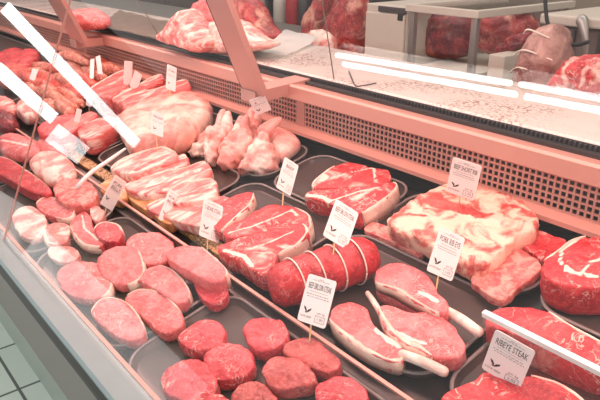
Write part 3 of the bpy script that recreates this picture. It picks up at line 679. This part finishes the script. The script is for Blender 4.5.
for i, p in enumerate(sau):
    bm = bmesh.new(); P = [at(q, .03 + .012 * (i % 3)) for q in p]; P[1] += V((0, 0, .008))
    tube_bm(bm, P, [.018, .022, .017], 14, 7, lump=.3)
    o = build('sausage', bm, M['sausage_red' if i % 3 == 1 else 'sausage']); tag(o, 'fat pinkish sausage ' + where[i], 'sausage', 'sausages heaped at the far end')
    bm = bmesh.new(); e = (P[2] - P[1]).normalized(); tube_bm(bm, [P[2] + e * .014, P[2] + e * .030], [.006, .004], 8, 2); build('twisted_end', bm, M['sausage'], o)
G14 = 'red meat pieces at the far left'
for lb, px, mt in (('bright red meat piece farthest left at the back', [(-14, 66), (0, 56), (16, 50), (28, 55), (20, 66), (2, 72)], 'beef_deep'), ('red meat piece right of the brightest one', [(14, 62), (28, 52), (39, 53), (38, 62), (26, 70), (16, 70)], 'beef'), ('orange red meat heap below the bright red piece', [(0, 74), (14, 66), (28, 70), (30, 80), (14, 86), (0, 84)], 'sausage_red'), ('pink meat piece behind the white card rail', [(18, 108), (26, 103), (36, 108), (36, 117), (26, 120), (18, 115)], 'porkpale'), ('red meat piece at the left edge below the card rail', [(-6, 104), (6, 100), (18, 108), (14, 115), (0, 114)], 'belly'), ('dark meat scrap at the left edge', [(-4, 118), (6, 114), (18, 122), (14, 130), (0, 130)], 'dark_beef')):
    cut('meat_piece', lb, 'meat piece', px, .05, mt, G14, kind='lump', relief=.004)

# ------------------------------------------------------------------ price tags
def text(s, size, align='CENTER'):
    cu = bpy.data.curves.new('t', 'FONT'); cu.body = s; cu.size = size; cu.align_x = align; cu.align_y = 'CENTER'; cu.extrude = 0.0; cu.resolution_u = 2
    ob = bpy.data.objects.new('t', cu); C.objects.link(ob); bpy.context.view_layer.update()
    me = bpy.data.meshes.new_from_object(ob.evaluated_get(bpy.context.evaluated_depsgraph_get()))
    bm = bmesh.new(); bm.from_mesh(me); bpy.data.objects.remove(ob); bpy.data.meshes.remove(me); bpy.data.curves.remove(cu)
    return bm
def ptag(label, q, foot, hgt, head=None, detail=2, price=None, group='white price tags on sticks', stick=True, base=None, word=None, name='price_tag'):
    """q: card corners TL,TR,BR,BL; foot: where the stick enters, hgt above the deck"""
    F = base if base is not None else at(foot, hgt)
    toC = (CAM - F).normalized(); a1 = toC.cross(V((0, 0, 1))).normalized(); a2 = a1.cross(toC).normalized()
    best = None
    for i in range(-14, 15):
        for j in range(-14, 15):
            n = (toC + a1 * i * .06 + a2 * j * .06).normalized()
            P = [on(p, F, n) for p in q]
            u = (P[1] - P[0] + P[2] - P[3]) / 2; v = (P[3] - P[0] + P[2] - P[1]) / 2
            e = abs(u.normalized().dot(v.normalized())) * 4 + abs(v.length / u.length - 1.48) * .9 + .25 * math.hypot(i * .06, j * .06)
            if best is None or e < best[0]: best = (e, n, P, u, v)
    e, n, P, u, v = best
    cen = sum(P, V()) / 4; w, h = u.length, v.length; ux = u.normalized(); uy = -(v - ux * v.dot(ux)).normalized(); nz = ux.cross(uy)
    if nz.dot(CAM - cen) < 0: nz = -nz
    Mt = Matrix(((ux.x, uy.x, nz.x, cen.x), (ux.y, uy.y, nz.y, cen.y), (ux.z, uy.z, nz.z, cen.z), (0, 0, 0, 1)))
    root = empty(name, F); tag(root, label, 'price tag', group)
    bm = bmesh.new(); r = w * .08; ring = []
    for cx, cy, s in ((w / 2 - r, h / 2 - r, 0), (-w / 2 + r, h / 2 - r, 90), (-w / 2 + r, -h / 2 + r, 180), (w / 2 - r, -h / 2 + r, 270)):
        for k in range(4): th = math.radians(s + k * 30); ring.append((cx + r * math.cos(th), cy + r * math.sin(th)))
    hexa(bm, [Mt @ V((a, b, .0004)) for a, b in ring], [Mt @ V((a, b, -.0004)) for a, b in ring])
    card = build('card', bm, M['card'], root, smooth=False)
    if stick:
        bm = bmesh.new(); top = Mt @ V((-w * .06, -h * .30, -.0016)); bot = F - DN * .012
        tube_bm(bm, [top, (top + bot) / 2, bot], [.0013, .0013, .0009], 6, 2); build('stick', bm, M['stick'], root)
    def put(nm, tb, x, y, mat, sx=1.0):
        for vv in tb.verts: vv.co = Mt @ V((vv.co.x * sx + x, vv.co.y + y, .0007))
        return build(nm, tb, M[mat], card, smooth=False, recalc=False)
    def bars(items):
        b = bmesh.new()
        for x0, x1, y, t in items:
            vs = [b.verts.new((x0, y, 0)), b.verts.new((x1, y, 0)), b.verts.new((x1, y + t, 0)), b.verts.new((x0, y + t, 0))]; b.faces.new(vs)
        return b
    if detail >= 1:
        if head:
            lines = head if isinstance(head, list) else [head]
            for k, ln in enumerate(lines):
                tb = text(ln, w * .27); bw = max(vv.co.x for vv in tb.verts) - min(vv.co.x for vv in tb.verts)
                put('heading', tb, 0, h * (.275 - .14 * k), 'ink', min(1.0, w * .80 / bw) if bw > 0 else 1)
        it = []; rn = random.Random(len(label))
        for row, (y, t, x0, x1) in enumerate(((.40, .010, -.30, .30), (.43, .010, -.08, .10), (.165, .006, -.32, .32), (.10, .012, -.40, .36), (.05, .012, -.36, .40))):
            if detail < 2 and row in (1, 2): continue
            x = x0
            while x < x1:
                l = rn.uniform(.03, .09) if row != 2 else .8
                it.append((x * w, min(x + l, x1) * w, y * h, t * h)); x += l + .025
        put('small_print', bars(it), 0, 0, 'inkgrey')
        # leaf-shaped mark
        b = bmesh.new()
        for pts in (((-.02, -.06), (-.10, .05), (-.12, .10), (-.05, .07), (.0, -.01)), ((-.01, -.06), (.03, .02), (.12, .08), (.11, .02), (.05, -.04)), ((-.07, -.05), (-.02, -.075), (.04, -.05), (-.01, -.045))):
            b.faces.new([b.verts.new((x * w * 1.15, y * w * 1.15, 0)) for x, y in pts])
        put('leaf_mark', b, -w * .24, -h * .24, 'ink')
        if detail >= 2:
            put('slogan', text('LOVE BEEF' if word is None else word, w * .085), -w * .24, -h * .37, 'ink')
            x0, x1, y0, y1, t = .08 * w, .42 * w, -.43 * h, -.30 * h, .012 * w
            put('price_box', bars([(x0, x1, y0, t), (x0, x1, y1, t)] + [(x, x + t, y0, y1 - y0) for x in (x0, x1 - t)]), 0, 0, 'inkgrey')
            put('price', text(price or '1.90', w * .13), .25 * w, -.365 * h, 'inkgrey')
            put('unit_price', text('per kg', w * .10), .25 * w, -.235 * h, 'inkgrey')
    return root
ptag('large white tag reading BEEF SIRLOIN STEAK stuck in a brownish medallion', [(310, 274), (336, 281), (326, 330), (296, 319)], (307, 344), .034, 'BEEF SIRLOIN STEAK', price='1.90')
ptag('white tag reading BEEF SIRLOIN STEAK stuck in the tied beef roll', [(336, 199), (359, 213), (346, 250), (323, 235)], (331, 257), .078, 'BEEF SIRLOIN STEAK', price='1.60')
ptag('white tag reading T-BONE STEAK in front of the stacked steaks', [(204, 198), (223, 206), (219, 244), (199, 235)], (205, 250), .02, 'T-BONE STEAK', price='1.50')
ptag('white tag reading BEEF behind the stacked steaks', [(284, 157), (297, 164), (292, 198), (277, 187)], (281, 206), .045, 'BEEF', price='1.50')
ptag('white tag reading PORK RIB EYE stuck in the back rib chop', [(441, 228), (465, 237), (452, 283), (426, 269)], (434, 292), .044, 'PORK RIB EYE', price='1.05', word='LOVE PORK')
ptag('white tag reading BEEF SHORT RIB stuck in the fat brisket', [(453, 157), (482, 166), (474, 201), (446, 191)], (459, 206), .056, 'BEEF SHORT RIB', price='1.70')
ptag('white tag leaning over the divider at the left of the belly strips', [(115, 175), (127, 182), (112, 212), (100, 203)], (100, 220), .02, ['PORK', 'BELLY'], 1)
ptag('narrow white tag leaning in front of the red belly piece', [(167, 187), (178, 194), (172, 228), (161, 220)], (166, 230), .012, ['PORK', 'BELLY'], 1)
ptag('printed tag against the pale pork joint', [(151, 110), (164, 115), (163, 138), (152, 133)], (156, 147), .075, ['PORK JOINT'], 1)
ptag('white tag above the end of the pale pork joint', [(167, 64), (177, 68), (175, 92), (166, 88)], (169, 101), .082, ['PORK'], 1)
FAR = 'small far price tags'
ptag('blank white tag on the farthest rib rack, left of two', [(124, 61), (133, 61), (131, 85), (124, 84)], (127, 90), .07, None, 0, group=FAR)
ptag('blank white tag on the rib racks, right of two', [(133, 68), (140, 75), (139, 91), (132, 88)], (135, 96), .06, None, 0, group=FAR)
ptag('narrow white tag standing in the sausages, left of a pair', [(91, 60), (95, 58), (93, 79), (89, 79)], (91, 84), .05, None, 0, group=FAR)
ptag('narrow white tag standing in the sausages, right of a pair', [(96, 57), (100, 55), (103, 76), (98, 77)], (101, 82), .05, None, 0, group=FAR)
ptag('small white tag at the front of the sausage heap', [(87, 94), (93, 96), (91, 107), (86, 105)], (88, 112), .03, None, 0, group=FAR)
ptag('small white tag between the pork strips', [(77, 108), (82, 110), (79, 123), (74, 121)], (77, 128), .055, None, 0, group=FAR)
ptag('small white tag beside the glass joint', [(33, 68), (38, 70), (35, 81), (29, 79)], (32, 86), .05, None, 0, group=FAR)
Ar = atY((243, 93), .82)
ptag('crooked white tag hanging under the support arm', [(248, 100), (265, 95), (271, 109), (257, 116)], (252, 98), 0, None, 1, base=atX((252, 96), atY((300, 79), .955).x + .058), stick=False, group='hanging price tags')
ptag('white tag reading RIBEYE STEAK hanging on the white edged divider', [(494, 330), (537, 350), (518, 392), (483, 367)], (500, 320), 0, 'RIBEYE STEAK', price='2.05', base=atY((514, 334), .579), stick=False, group='hanging price tags', word='LOVE BEEF')

# ------------------------------------------------------------------ on the back ledge
LZ = Z0 - .288
WZ = 1.16
def ledge_pile(label, px, thick, mat, name, cat, group=None, kind='lump', **kw):
    cx = sum(p[0] for p in px) / len(px); by = max(p[1] for p in px)
    P0 = atZ((cx, by - 1), LZ); 
    return standing(label, px, P0.y, thick, mat, name, cat, group)
def standing(label, px, Y, depth, mat, name, cat, group=None, relief=.006, N=64, up=0.0, **kw):
    """upright body traced in the vertical plane y = Y with real depth"""
    s = slab_bm(px, depth, kind='lump', nrm=V((0, -1, 0)), P0=V((0, Y, 0)), relief=relief, N=N, **kw)
    zb = (LZ if Y < 1.3 else WZ) + .0012 + up
    for v in s.bm.verts:
        v.co.z = max(v.co.z, zb)
        if Y < 1.3: v.co.y = min(v.co.y, 1.40)
    o = build(name, s.bm, M[mat]); tag(o, label, cat, group); return o
G15 = 'meat piled on the back ledge'
ledge_pile('pink meat lump on the back ledge beside the far support post', [(72, 22), (76, 12), (86, 9), (98, 17), (101, 27), (92, 30), (80, 27)], .10, 'pork', 'ledge_meat', 'meat piece', G15)
o = ledge_pile('pointed heap of pink meat wrapped in film on the back ledge', [(163, 38), (172, 27), (180, 16), (187, 9), (193, 16), (202, 28), (210, 40), (206, 52), (184, 46)], .09, 'belly', 'ledge_meat', 'meat piece', G15)
ledge_pile('pale pink meat heap behind the near support post', [(196, 44), (202, 30), (214, 22), (232, 20), (246, 30), (258, 40), (270, 44), (262, 50), (232, 54), (206, 54)], .12, 'porkpale', 'ledge_meat', 'meat piece', G15)
standing('red ribs standing behind the near support post', [(226, -6), (244, -6), (258, 6), (266, 24), (276, 38), (262, 42), (244, 34), (232, 18)], 1.22, .09, 'hung', 'ledge_meat', 'meat piece', G15)
standing('cut meat pieces leaning at the left of the post', [(196, 8), (206, -2), (216, 4), (222, 20), (214, 28), (200, 24)], 1.20, .08, 'pork', 'ledge_meat', 'meat piece', G15)
# crumpled paper
bm = bmesh.new(); Q = [at_ for at_ in (atZ((248, 57), LZ), atZ((285, 36), LZ), atZ((318, 43), LZ), atZ((286, 59), LZ))]; n = 14; g = {}
for i in range(n + 1):
    for j in range(n + 1):
        u, w = i / n, j / n; p = Q[0].lerp(Q[1], u).lerp(Q[3].lerp(Q[2], u), w); p.z += .004 + .012 * max(0, u - .72) / .28 + .006 * (noise.noise(p * 14) + .5); g[i, j] = bm.verts.new(p)
for i in range(n):
    for j in range(n): bm.faces.new((g[i, j], g[i + 1, j], g[i + 1, j + 1], g[i, j + 1]))
bmesh.ops.solidify(bm, geom=bm.faces[:], thickness=.0008)
tag(build('paper_sheet', bm, M['paper']), 'white wrapping paper sheet lying on the back ledge', 'paper')
bm = bmesh.new(); Q = [atZ(p, LZ) for p in ((96, 27), (120, 12), (176, 26), (158, 42))]; g = {}
for i in range(n + 1):
    for j in range(n + 1):
        u, w = i / n, j / n; p = Q[0].lerp(Q[1], u).lerp(Q[3].lerp(Q[2], u), w); p.z += .004 + .008 * (noise.noise(p * 11) + .5); g[i, j] = bm.verts.new(p)
for i in range(n):
    for j in range(n): bm.faces.new((g[i, j], g[i + 1, j], g[i + 1, j + 1], g[i, j + 1]))
bmesh.ops.solidify(bm, geom=bm.faces[:], thickness=.0008)
tag(build('paper_sheet', bm, M['beige']), 'beige wrapping paper on the ledge left of the pointed meat heap', 'paper')
# wire hook
bm = bmesh.new(); P = [atZ(p, LZ + .003) for p in ((349, 71), (352, 79), (356, 86), (366, 85), (376, 83))]; tube_bm(bm, P, [.0013] * 5, 6, 5); tag(build('wire_hook', bm, M['black']), 'thin black bent wire lying on the ledge front', 'wire')

# ------------------------------------------------------------------ behind the ledge
# staff worktop that carries the things behind
e = empty('staff_worktop', (-2, 2.0, 0)); tag(e, 'steel staff worktop behind the service ledge', 'worktop')
WZ = 1.16
box('top', (-6, 1.45, WZ - .04), (1.8, 2.3, WZ), M['steel'], e); box('base', (-6, 1.5, 0), (1.8, 2.25, WZ - .04), M['taupe'], e)
def ybox(px0, px1, Y, depth, zb=WZ):             # front face from top-left pixel to top-right pixel, standing on the worktop
    a, b = atY(px0, Y), atY(px1, Y); return (a.x, Y, zb + .0005), (b.x, Y + depth, a.z)
lo, hi = ybox((367, 3), (408, 7), 1.62, .38)
e = empty('white_cabinet', ((lo[0] + hi[0]) / 2, 1.8, WZ)); tag(e, 'small white cabinet with a dark latch on the worktop', 'cabinet')
box('body', lo, hi, M['white'], e, .004)
a = atY((402, 17), 1.62); box('latch', (a.x - .012, 1.61, a.z - .012), (a.x + .012, 1.62, a.z + .012), M['black'], e)
a, b = atY((367, 8), 1.62), atY((408, 11), 1.62); box('door', (lo[0] + .004, 1.612, WZ + .01), (hi[0] - .004, 1.62, a.z - .01), M['white'], e, .003)
box('vent', (a.x + .06, 1.612, a.z - .006), (b.x - .003, 1.62, hi[2] - .004), M['darkgrey'], e)
# glass chiller box with big red meat
lo, hi = ybox((410, 4), (478, 9), 1.60, .50); x0, x1, z1 = lo[0], hi[0], hi[2]
e = empty('glass_chiller', ((x0 + x1) / 2, 1.85, WZ)); tag(e, 'glass fronted chiller box with pale top full of dark red meat', 'chiller')
box('top_bar', (x0 - .01, 1.59, z1 - .022), (x1 + .01, 1.612, z1), M['white'], e); box('top_bar', (x1 - .012, 1.612, z1 - .022), (x1 + .01, 2.12, z1), M['white'], e); box('top_bar', (x0 - .01, 1.612, z1 - .022), (x0 + .012, 2.12, z1), M['white'], e)
box('top_pane', (x0 + .013, 1.613, z1 - .012), (x1 - .013, 2.09, z1 - .008), M['glass'], e, 0); box('base', (x0, 1.6, WZ), (x1, 2.1, WZ + .03), M['white'], e)
for xx, yy in ((x0, 1.6), (x1 - .02, 1.6), (x0, 2.08), (x1 - .02, 2.08)): box('corner_post', (xx, yy, WZ + .03), (xx + .02, yy + .02, z1 - .022), M['steel'], e)
box('front_pane', (x0 + .02, 1.602, WZ + .03), (x1 - .02, 1.606, z1 - .022), M['glass'], e, 0); box('side_pane', (x1 - .008, 1.62, WZ + .03), (x1 - .004, 2.08, z1 - .022), M['glass'], e, 0)
box('back_wall', (x0 + .02, 2.09, WZ + .03), (x1 - .02, 2.1, z1 - .022), M['taupe'], e, 0)
box('shelf', (x0 + .02, 1.62, WZ + .03), (x1 - .02, 2.08, WZ + .06), M['white'], e, .002)
standing('big slab of dark red meat inside the glass chiller', [(409, 16), (420, 11), (450, 12), (466, 17), (470, 40), (466, 56), (440, 58), (416, 54), (409, 40)], 1.78, .12, 'dark_beef', 'hung_meat', 'meat piece', 'meat behind the ledge', up=.061)
# right-hand pieces
standing('red and dark meat piece right of the glass chiller', [(484, 14), (504, 10), (524, 14), (532, 30), (520, 48), (500, 54), (486, 50), (480, 32)], 1.85, .14, 'hung', 'hung_meat', 'meat piece', 'meat behind the ledge')
standing('dark crusted meat lying in front of the red piece', [(496, 50), (506, 40), (520, 33), (531, 32), (531, 42), (518, 50), (504, 56)], 1.70, .06, 'dark_beef', 'hung_meat', 'meat piece', 'meat behind the ledge')
box_o = None
lo, hi = ybox((489, 54), (505, 56), 1.58, .15); o = box('white_box', lo, hi, M['white'], None, .003); tag(o, 'small white box in front of the dark crusted meat', 'box')
s = slab_bm([(518, 150), (520, 100), (523, 66), (530, 44), (540, 28), (556, 24), (562, 38), (564, 58), (562, 100), (560, 150)], .15, kind='lump', nrm=V((0, -1, 0)), P0=V((0, 1.50, 0)), relief=.003)
for v in s.bm.verts: v.co.z = max(v.co.z, WZ + .001)
hamo = build('tied_ham', s.bm, M['ham']); tag(hamo, 'tall grey ham tied with pale strings', 'ham', 'meat behind the ledge')
for pp in ([(535, 32), (547, 27), (560, 36)], [(526, 52), (543, 47), (563, 58)], [(522, 70), (538, 64), (560, 76)]):
    bm = bmesh.new(); P = [on(p, V((0, 1.50, 0)), V((0, 1, 0))) for p in pp]; P = [p + V((0, -.062 - (.016 if i == 1 else -.012), 0)) for i, p in enumerate(P)]; tube_bm(bm, P, [.0022] * 3, 6, 6); build('string', bm, M['string'], hamo)
standing('bright red meat heap at the right edge behind the ledge', [(552, 84), (562, 70), (574, 58), (590, 55), (612, 58), (620, 80), (612, 96), (570, 92)], 1.42, .12, 'shoulder', 'hung_meat', 'meat piece', 'meat behind the ledge')
# slicing machine at far right
lo, hi = ybox((562, 14), (625, 16), 1.75, .4); e = empty('meat_slicer', ((lo[0] + hi[0]) / 2, 1.95, WZ)); tag(e, 'grey steel machine with a pale lid behind the red meat heap', 'machine')
box('body', lo, (hi[0], hi[1], hi[2] - .03), M['taupe'], e, .006); box('lid', (lo[0] - .05, 1.72, hi[2] - .028), (hi[0], hi[1] + .02, hi[2]), M['white'], e, .006)
a, b = atY((584, 20), 1.72), atY((588, 57), 1.72); bm = bmesh.new(); tube_bm(bm, [a + V((0, -.01, 0)), (a + b) / 2 + V((.01, -.02, 0)), b + V((0, -.01, 0))], [.016, .009, .006], 10, 5); build('handle', bm, M['steel'], e)
for xx in (573, 600): a = atY((xx, 30), 1.735); box('seam_bar', (a.x - .004, 1.738, WZ + .002), (a.x + .004, 1.75, hi[2] - .04), M['darkgrey'], e, .001)
bm = bmesh.new(); P = [atY(p, 1.55) for p in ((545, -8), (546, 12), (549, 26), (560, 38), (574, 45), (588, 42))]; tube_bm(bm, P, [.005] * 6, 8, 6); tag(build('power_cable', bm, M['black']), 'black cable looping in front of the grey ham', 'cable')
# hung pieces in the middle
G16 = 'meat hanging behind the ledge'
standing('purple red meat hanging left of the rib slab', [(306, 26), (307, 14), (316, 2), (322, -10), (334, -10), (330, 12), (324, 28), (322, 60), (318, 90), (310, 90), (308, 60)], 1.85, .10, 'hung', 'hung_meat', 'meat piece', G16)
standing('wide rib slab hanging beside the white cabinet', [(322, 44), (326, 28), (334, 12), (342, -8), (362, -8), (363, 30), (362, 60), (360, 100), (340, 100), (328, 60)], 1.70, .10, 'hung', 'hung_meat', 'meat piece', G16)
standing('pale meat trimmings at the foot of the rib slab', [(306, 42), (310, 32), (322, 30), (332, 40), (334, 60), (332, 80), (312, 80), (306, 60)], 1.55, .07, 'porkpale', 'hung_meat', 'meat piece', G16)

# shelving with bottles
e = empty('dark_shelving', (-3.2, 2.7, 0)); tag(e, 'dark shelving against the back wall', 'shelving')
a, b = atY((244, 0), 2.7), atY((372, 0), 2.7)
box('back', (a.x, 3.0, 0), (b.x, 3.03, 2.1), M['darkgrey'], e); 
shz = atY((285, 26), 2.72).z
box('shelf', (a.x, 2.66, shz - .03), (b.x, 3.0, shz), M['darkgrey'], e); box('shelf', (a.x, 2.66, shz - .5), (b.x, 3.0, shz - .47), M['darkgrey'], e); box('shelf', (a.x, 2.66, shz + .42), (b.x, 3.0, shz + .45), M['darkgrey'], e)
box('side', (a.x - .03, 2.66, 0), (a.x, 3.03, 2.1), M['darkgrey'], e); box('side', (b.x, 2.66, 0), (b.x + .03, 3.03, 2.1), M['darkgrey'], e)
def bottle(label, px, w, hgt, mat, cap, Y=2.74):
    p = atY((px, 20), Y); r = w; b = bmesh.new(); prof = [(0, 0), (.95, 0), (1, .02), (1, .62), (.9, .70), (.4, .82), (.36, .9), (0, .9)]; rs = []
    for s, h in prof: rs.append([b.verts.new((p.x + r * max(s, .001) * math.cos(t * math.pi / 8), Y + r * max(s, .001) * math.sin(t * math.pi / 8), shz + .0005 + h * hgt)) for t in range(16)])
    for A_, B_ in zip(rs, rs[1:]):
        for j in range(16): b.faces.new((A_[j], A_[(j + 1) % 16], B_[(j + 1) % 16], B_[j]))
    o = build('sauce_bottle', b, M[mat]); tag(o, label, 'bottle', 'bottles on the dark shelf')
    b = bmesh.new(); bmesh.ops.create_cone(b, cap_ends=True, segments=14, radius1=r * .42, radius2=r * .4, depth=hgt * .1, matrix=Matrix.Translation((p.x, Y, shz + hgt * .95))); build('cap', b, M[cap], o, smooth=False)
bottle('grey bottle left on the dark shelf', 262, .05, .26, 'steel', 'black'); bottle('white bottle between grey and red bottles', 281, .052, .24, 'white', 'redcloth'); bottle('red bottle on the dark shelf', 294, .055, .27, 'redcloth', 'white'); bottle('dark bottle at the right of the dark shelf', 305, .045, .25, 'darkgrey', 'black')
# pole
a = atY((264, 25), 2.0); bm = bmesh.new(); tube_bm(bm, [V((a.x, 2.0, WZ)), V((a.x, 2.0, 1.5)), V((a.x, 2.0, 2.2))], [.008] * 3, 8, 2); tag(build('steel_pole', bm, M['steel']), 'thin pale pole standing on the worktop', 'pole')
# far-left background: curtain and dark cupboard
e = empty('wall_cupboard', (-5.2, 3.3, 0)); tag(e, 'dark cupboard behind the beige paper', 'cupboard')
a, b = atY((140, 0), 3.1), atY((196, 0), 3.1)
box('body', (a.x, 3.1, 0), (b.x, 3.55, 1.55), M['darkgrey'], e); box('door', (a.x + .02, 3.085, .1), ((a.x + b.x) / 2 - .01, 3.1, 1.5), M['taupe'], e); box('door', ((a.x + b.x) / 2 + .01, 3.085, .1), (b.x - .02, 3.1, 1.5), M['taupe'], e)
o = box('beige_crate', (a.x + .2, 1.8, WZ + .0005), (a.x + .9, 2.15, WZ + .12), M['beige'], None, .01); tag(o, 'beige crate on the worktop at the far left', 'crate')

# ------------------------------------------------------------------ shop lamps, plus glowing boxes added for haze in the glass
def luminaire(label, xa, xb, ya, yb, z, sk=0.0):
    e = empty('ceiling_lamp', ((xa + xb) / 2, (ya + yb) / 2, z)); tag(e, label, 'ceiling lamp', 'aisle ceiling lamps')
    box('housing', (xa - .03, ya - .02 - sk, z + .06), (xb + .03, yb + .02, z + .11), M['steel'], e, .006)
    for y in (ya + .015, yb - .015):
        bm = bmesh.new(); tube_bm(bm, [V((xa, y - sk, z)), V(((xa + xb) / 2, y - sk / 2, z)), V((xb, y, z))], [.019] * 3, 12, 2); build('tube', bm, M['tube'], e)
luminaire('double tube lamp over the aisle, far one', -3.66, -2.12, -2.055, -1.92, 3.1, .055)
luminaire('double tube lamp over the aisle, near one', -2.04, .4, -2.02, -1.875, 3.1, .035)
# lit multideck cabinet across the aisle whose light strips mirror in the front glass
e = empty('lit_wall_cabinet', (-5.2, -1.2, 0)); tag(e, 'tall cabinet with lit shelf strips across the aisle', 'cabinet')
box('body', (-5.6, -1.95, 0), (-5.06, .0, 2.2), M['darkgrey'], e)
def strip(y0, y1, za, zb, w=.1, m='lightbox'):
    bm = bmesh.new(); A = [V((-5.05, y0, za + Z0)), V((-5.05, y1, zb + Z0)), V((-5.05, y1, zb + w + Z0)), V((-5.05, y0, za + w + Z0))]; hexa(bm, A, [p + V((.03, 0, 0)) for p in A]); build('light_strip', bm, M[m], e, smooth=False)
box('added_haze_base', (-5.06, -1.94, .16), (-5.045, -.8, .80), M['haze_base_glow'], e, .003)  # glowing panel added to soften where the glass haze ends
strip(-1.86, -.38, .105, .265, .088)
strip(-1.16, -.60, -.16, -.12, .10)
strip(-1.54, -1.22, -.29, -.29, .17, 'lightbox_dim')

e = empty('added_haze_box', (-3.7, -2.0, 0)); tag(e, 'unseen freezer-shaped box with a glowing front, added for haze in the glass', 'freezer')  # out-of-view box added so its glow hazes the front glass
box('body', (-4.95, -2.6, .1), (-2.4, -1.62, .78), M['white'], e, .01); box('haze_front', (-4.93, -1.62, .16), (-2.42, -1.605, .74), M['haze_glow'], e, .004); box('lid', (-4.95, -2.6, .78), (-2.4, -1.60, .83), M['white'], e, .01); box('plinth', (-4.9, -2.55, 0), (-2.45, -1.68, .1), M['darkgrey'], e)

def area(name, loc, size, rot, energy, col):
    l = bpy.data.lights.new(name, 'AREA'); l.shape = 'RECTANGLE'; l.size, l.size_y = size; l.energy = energy; l.color = col
    o = bpy.data.objects.new(name, l); C.objects.link(o); o.location = loc; o.rotation_euler = rot; return o
area('counter_lamp', (-1.25, .66, Z0 + .30), (4.3, .12), (math.radians(-6), 0, 0), 23, (1, .53, .46))
area('service_lamp', (-1.6, 1.9, 3.0), (6, .5), (0, 0, 0), 22, (1, .86, .76))
w = bpy.data.worlds.new('world'); bpy.context.scene.world = w; w.use_nodes = True
w.node_tree.nodes['Background'].inputs[0].default_value = (1, .97, .94, 1); w.node_tree.nodes['Background'].inputs[1].default_value = .58
vs = bpy.context.scene.view_settings; vs.view_transform = 'Standard'; vs.look = 'None'; vs.gamma = 1; vs.exposure = .42; vs.use_curve_mapping = False
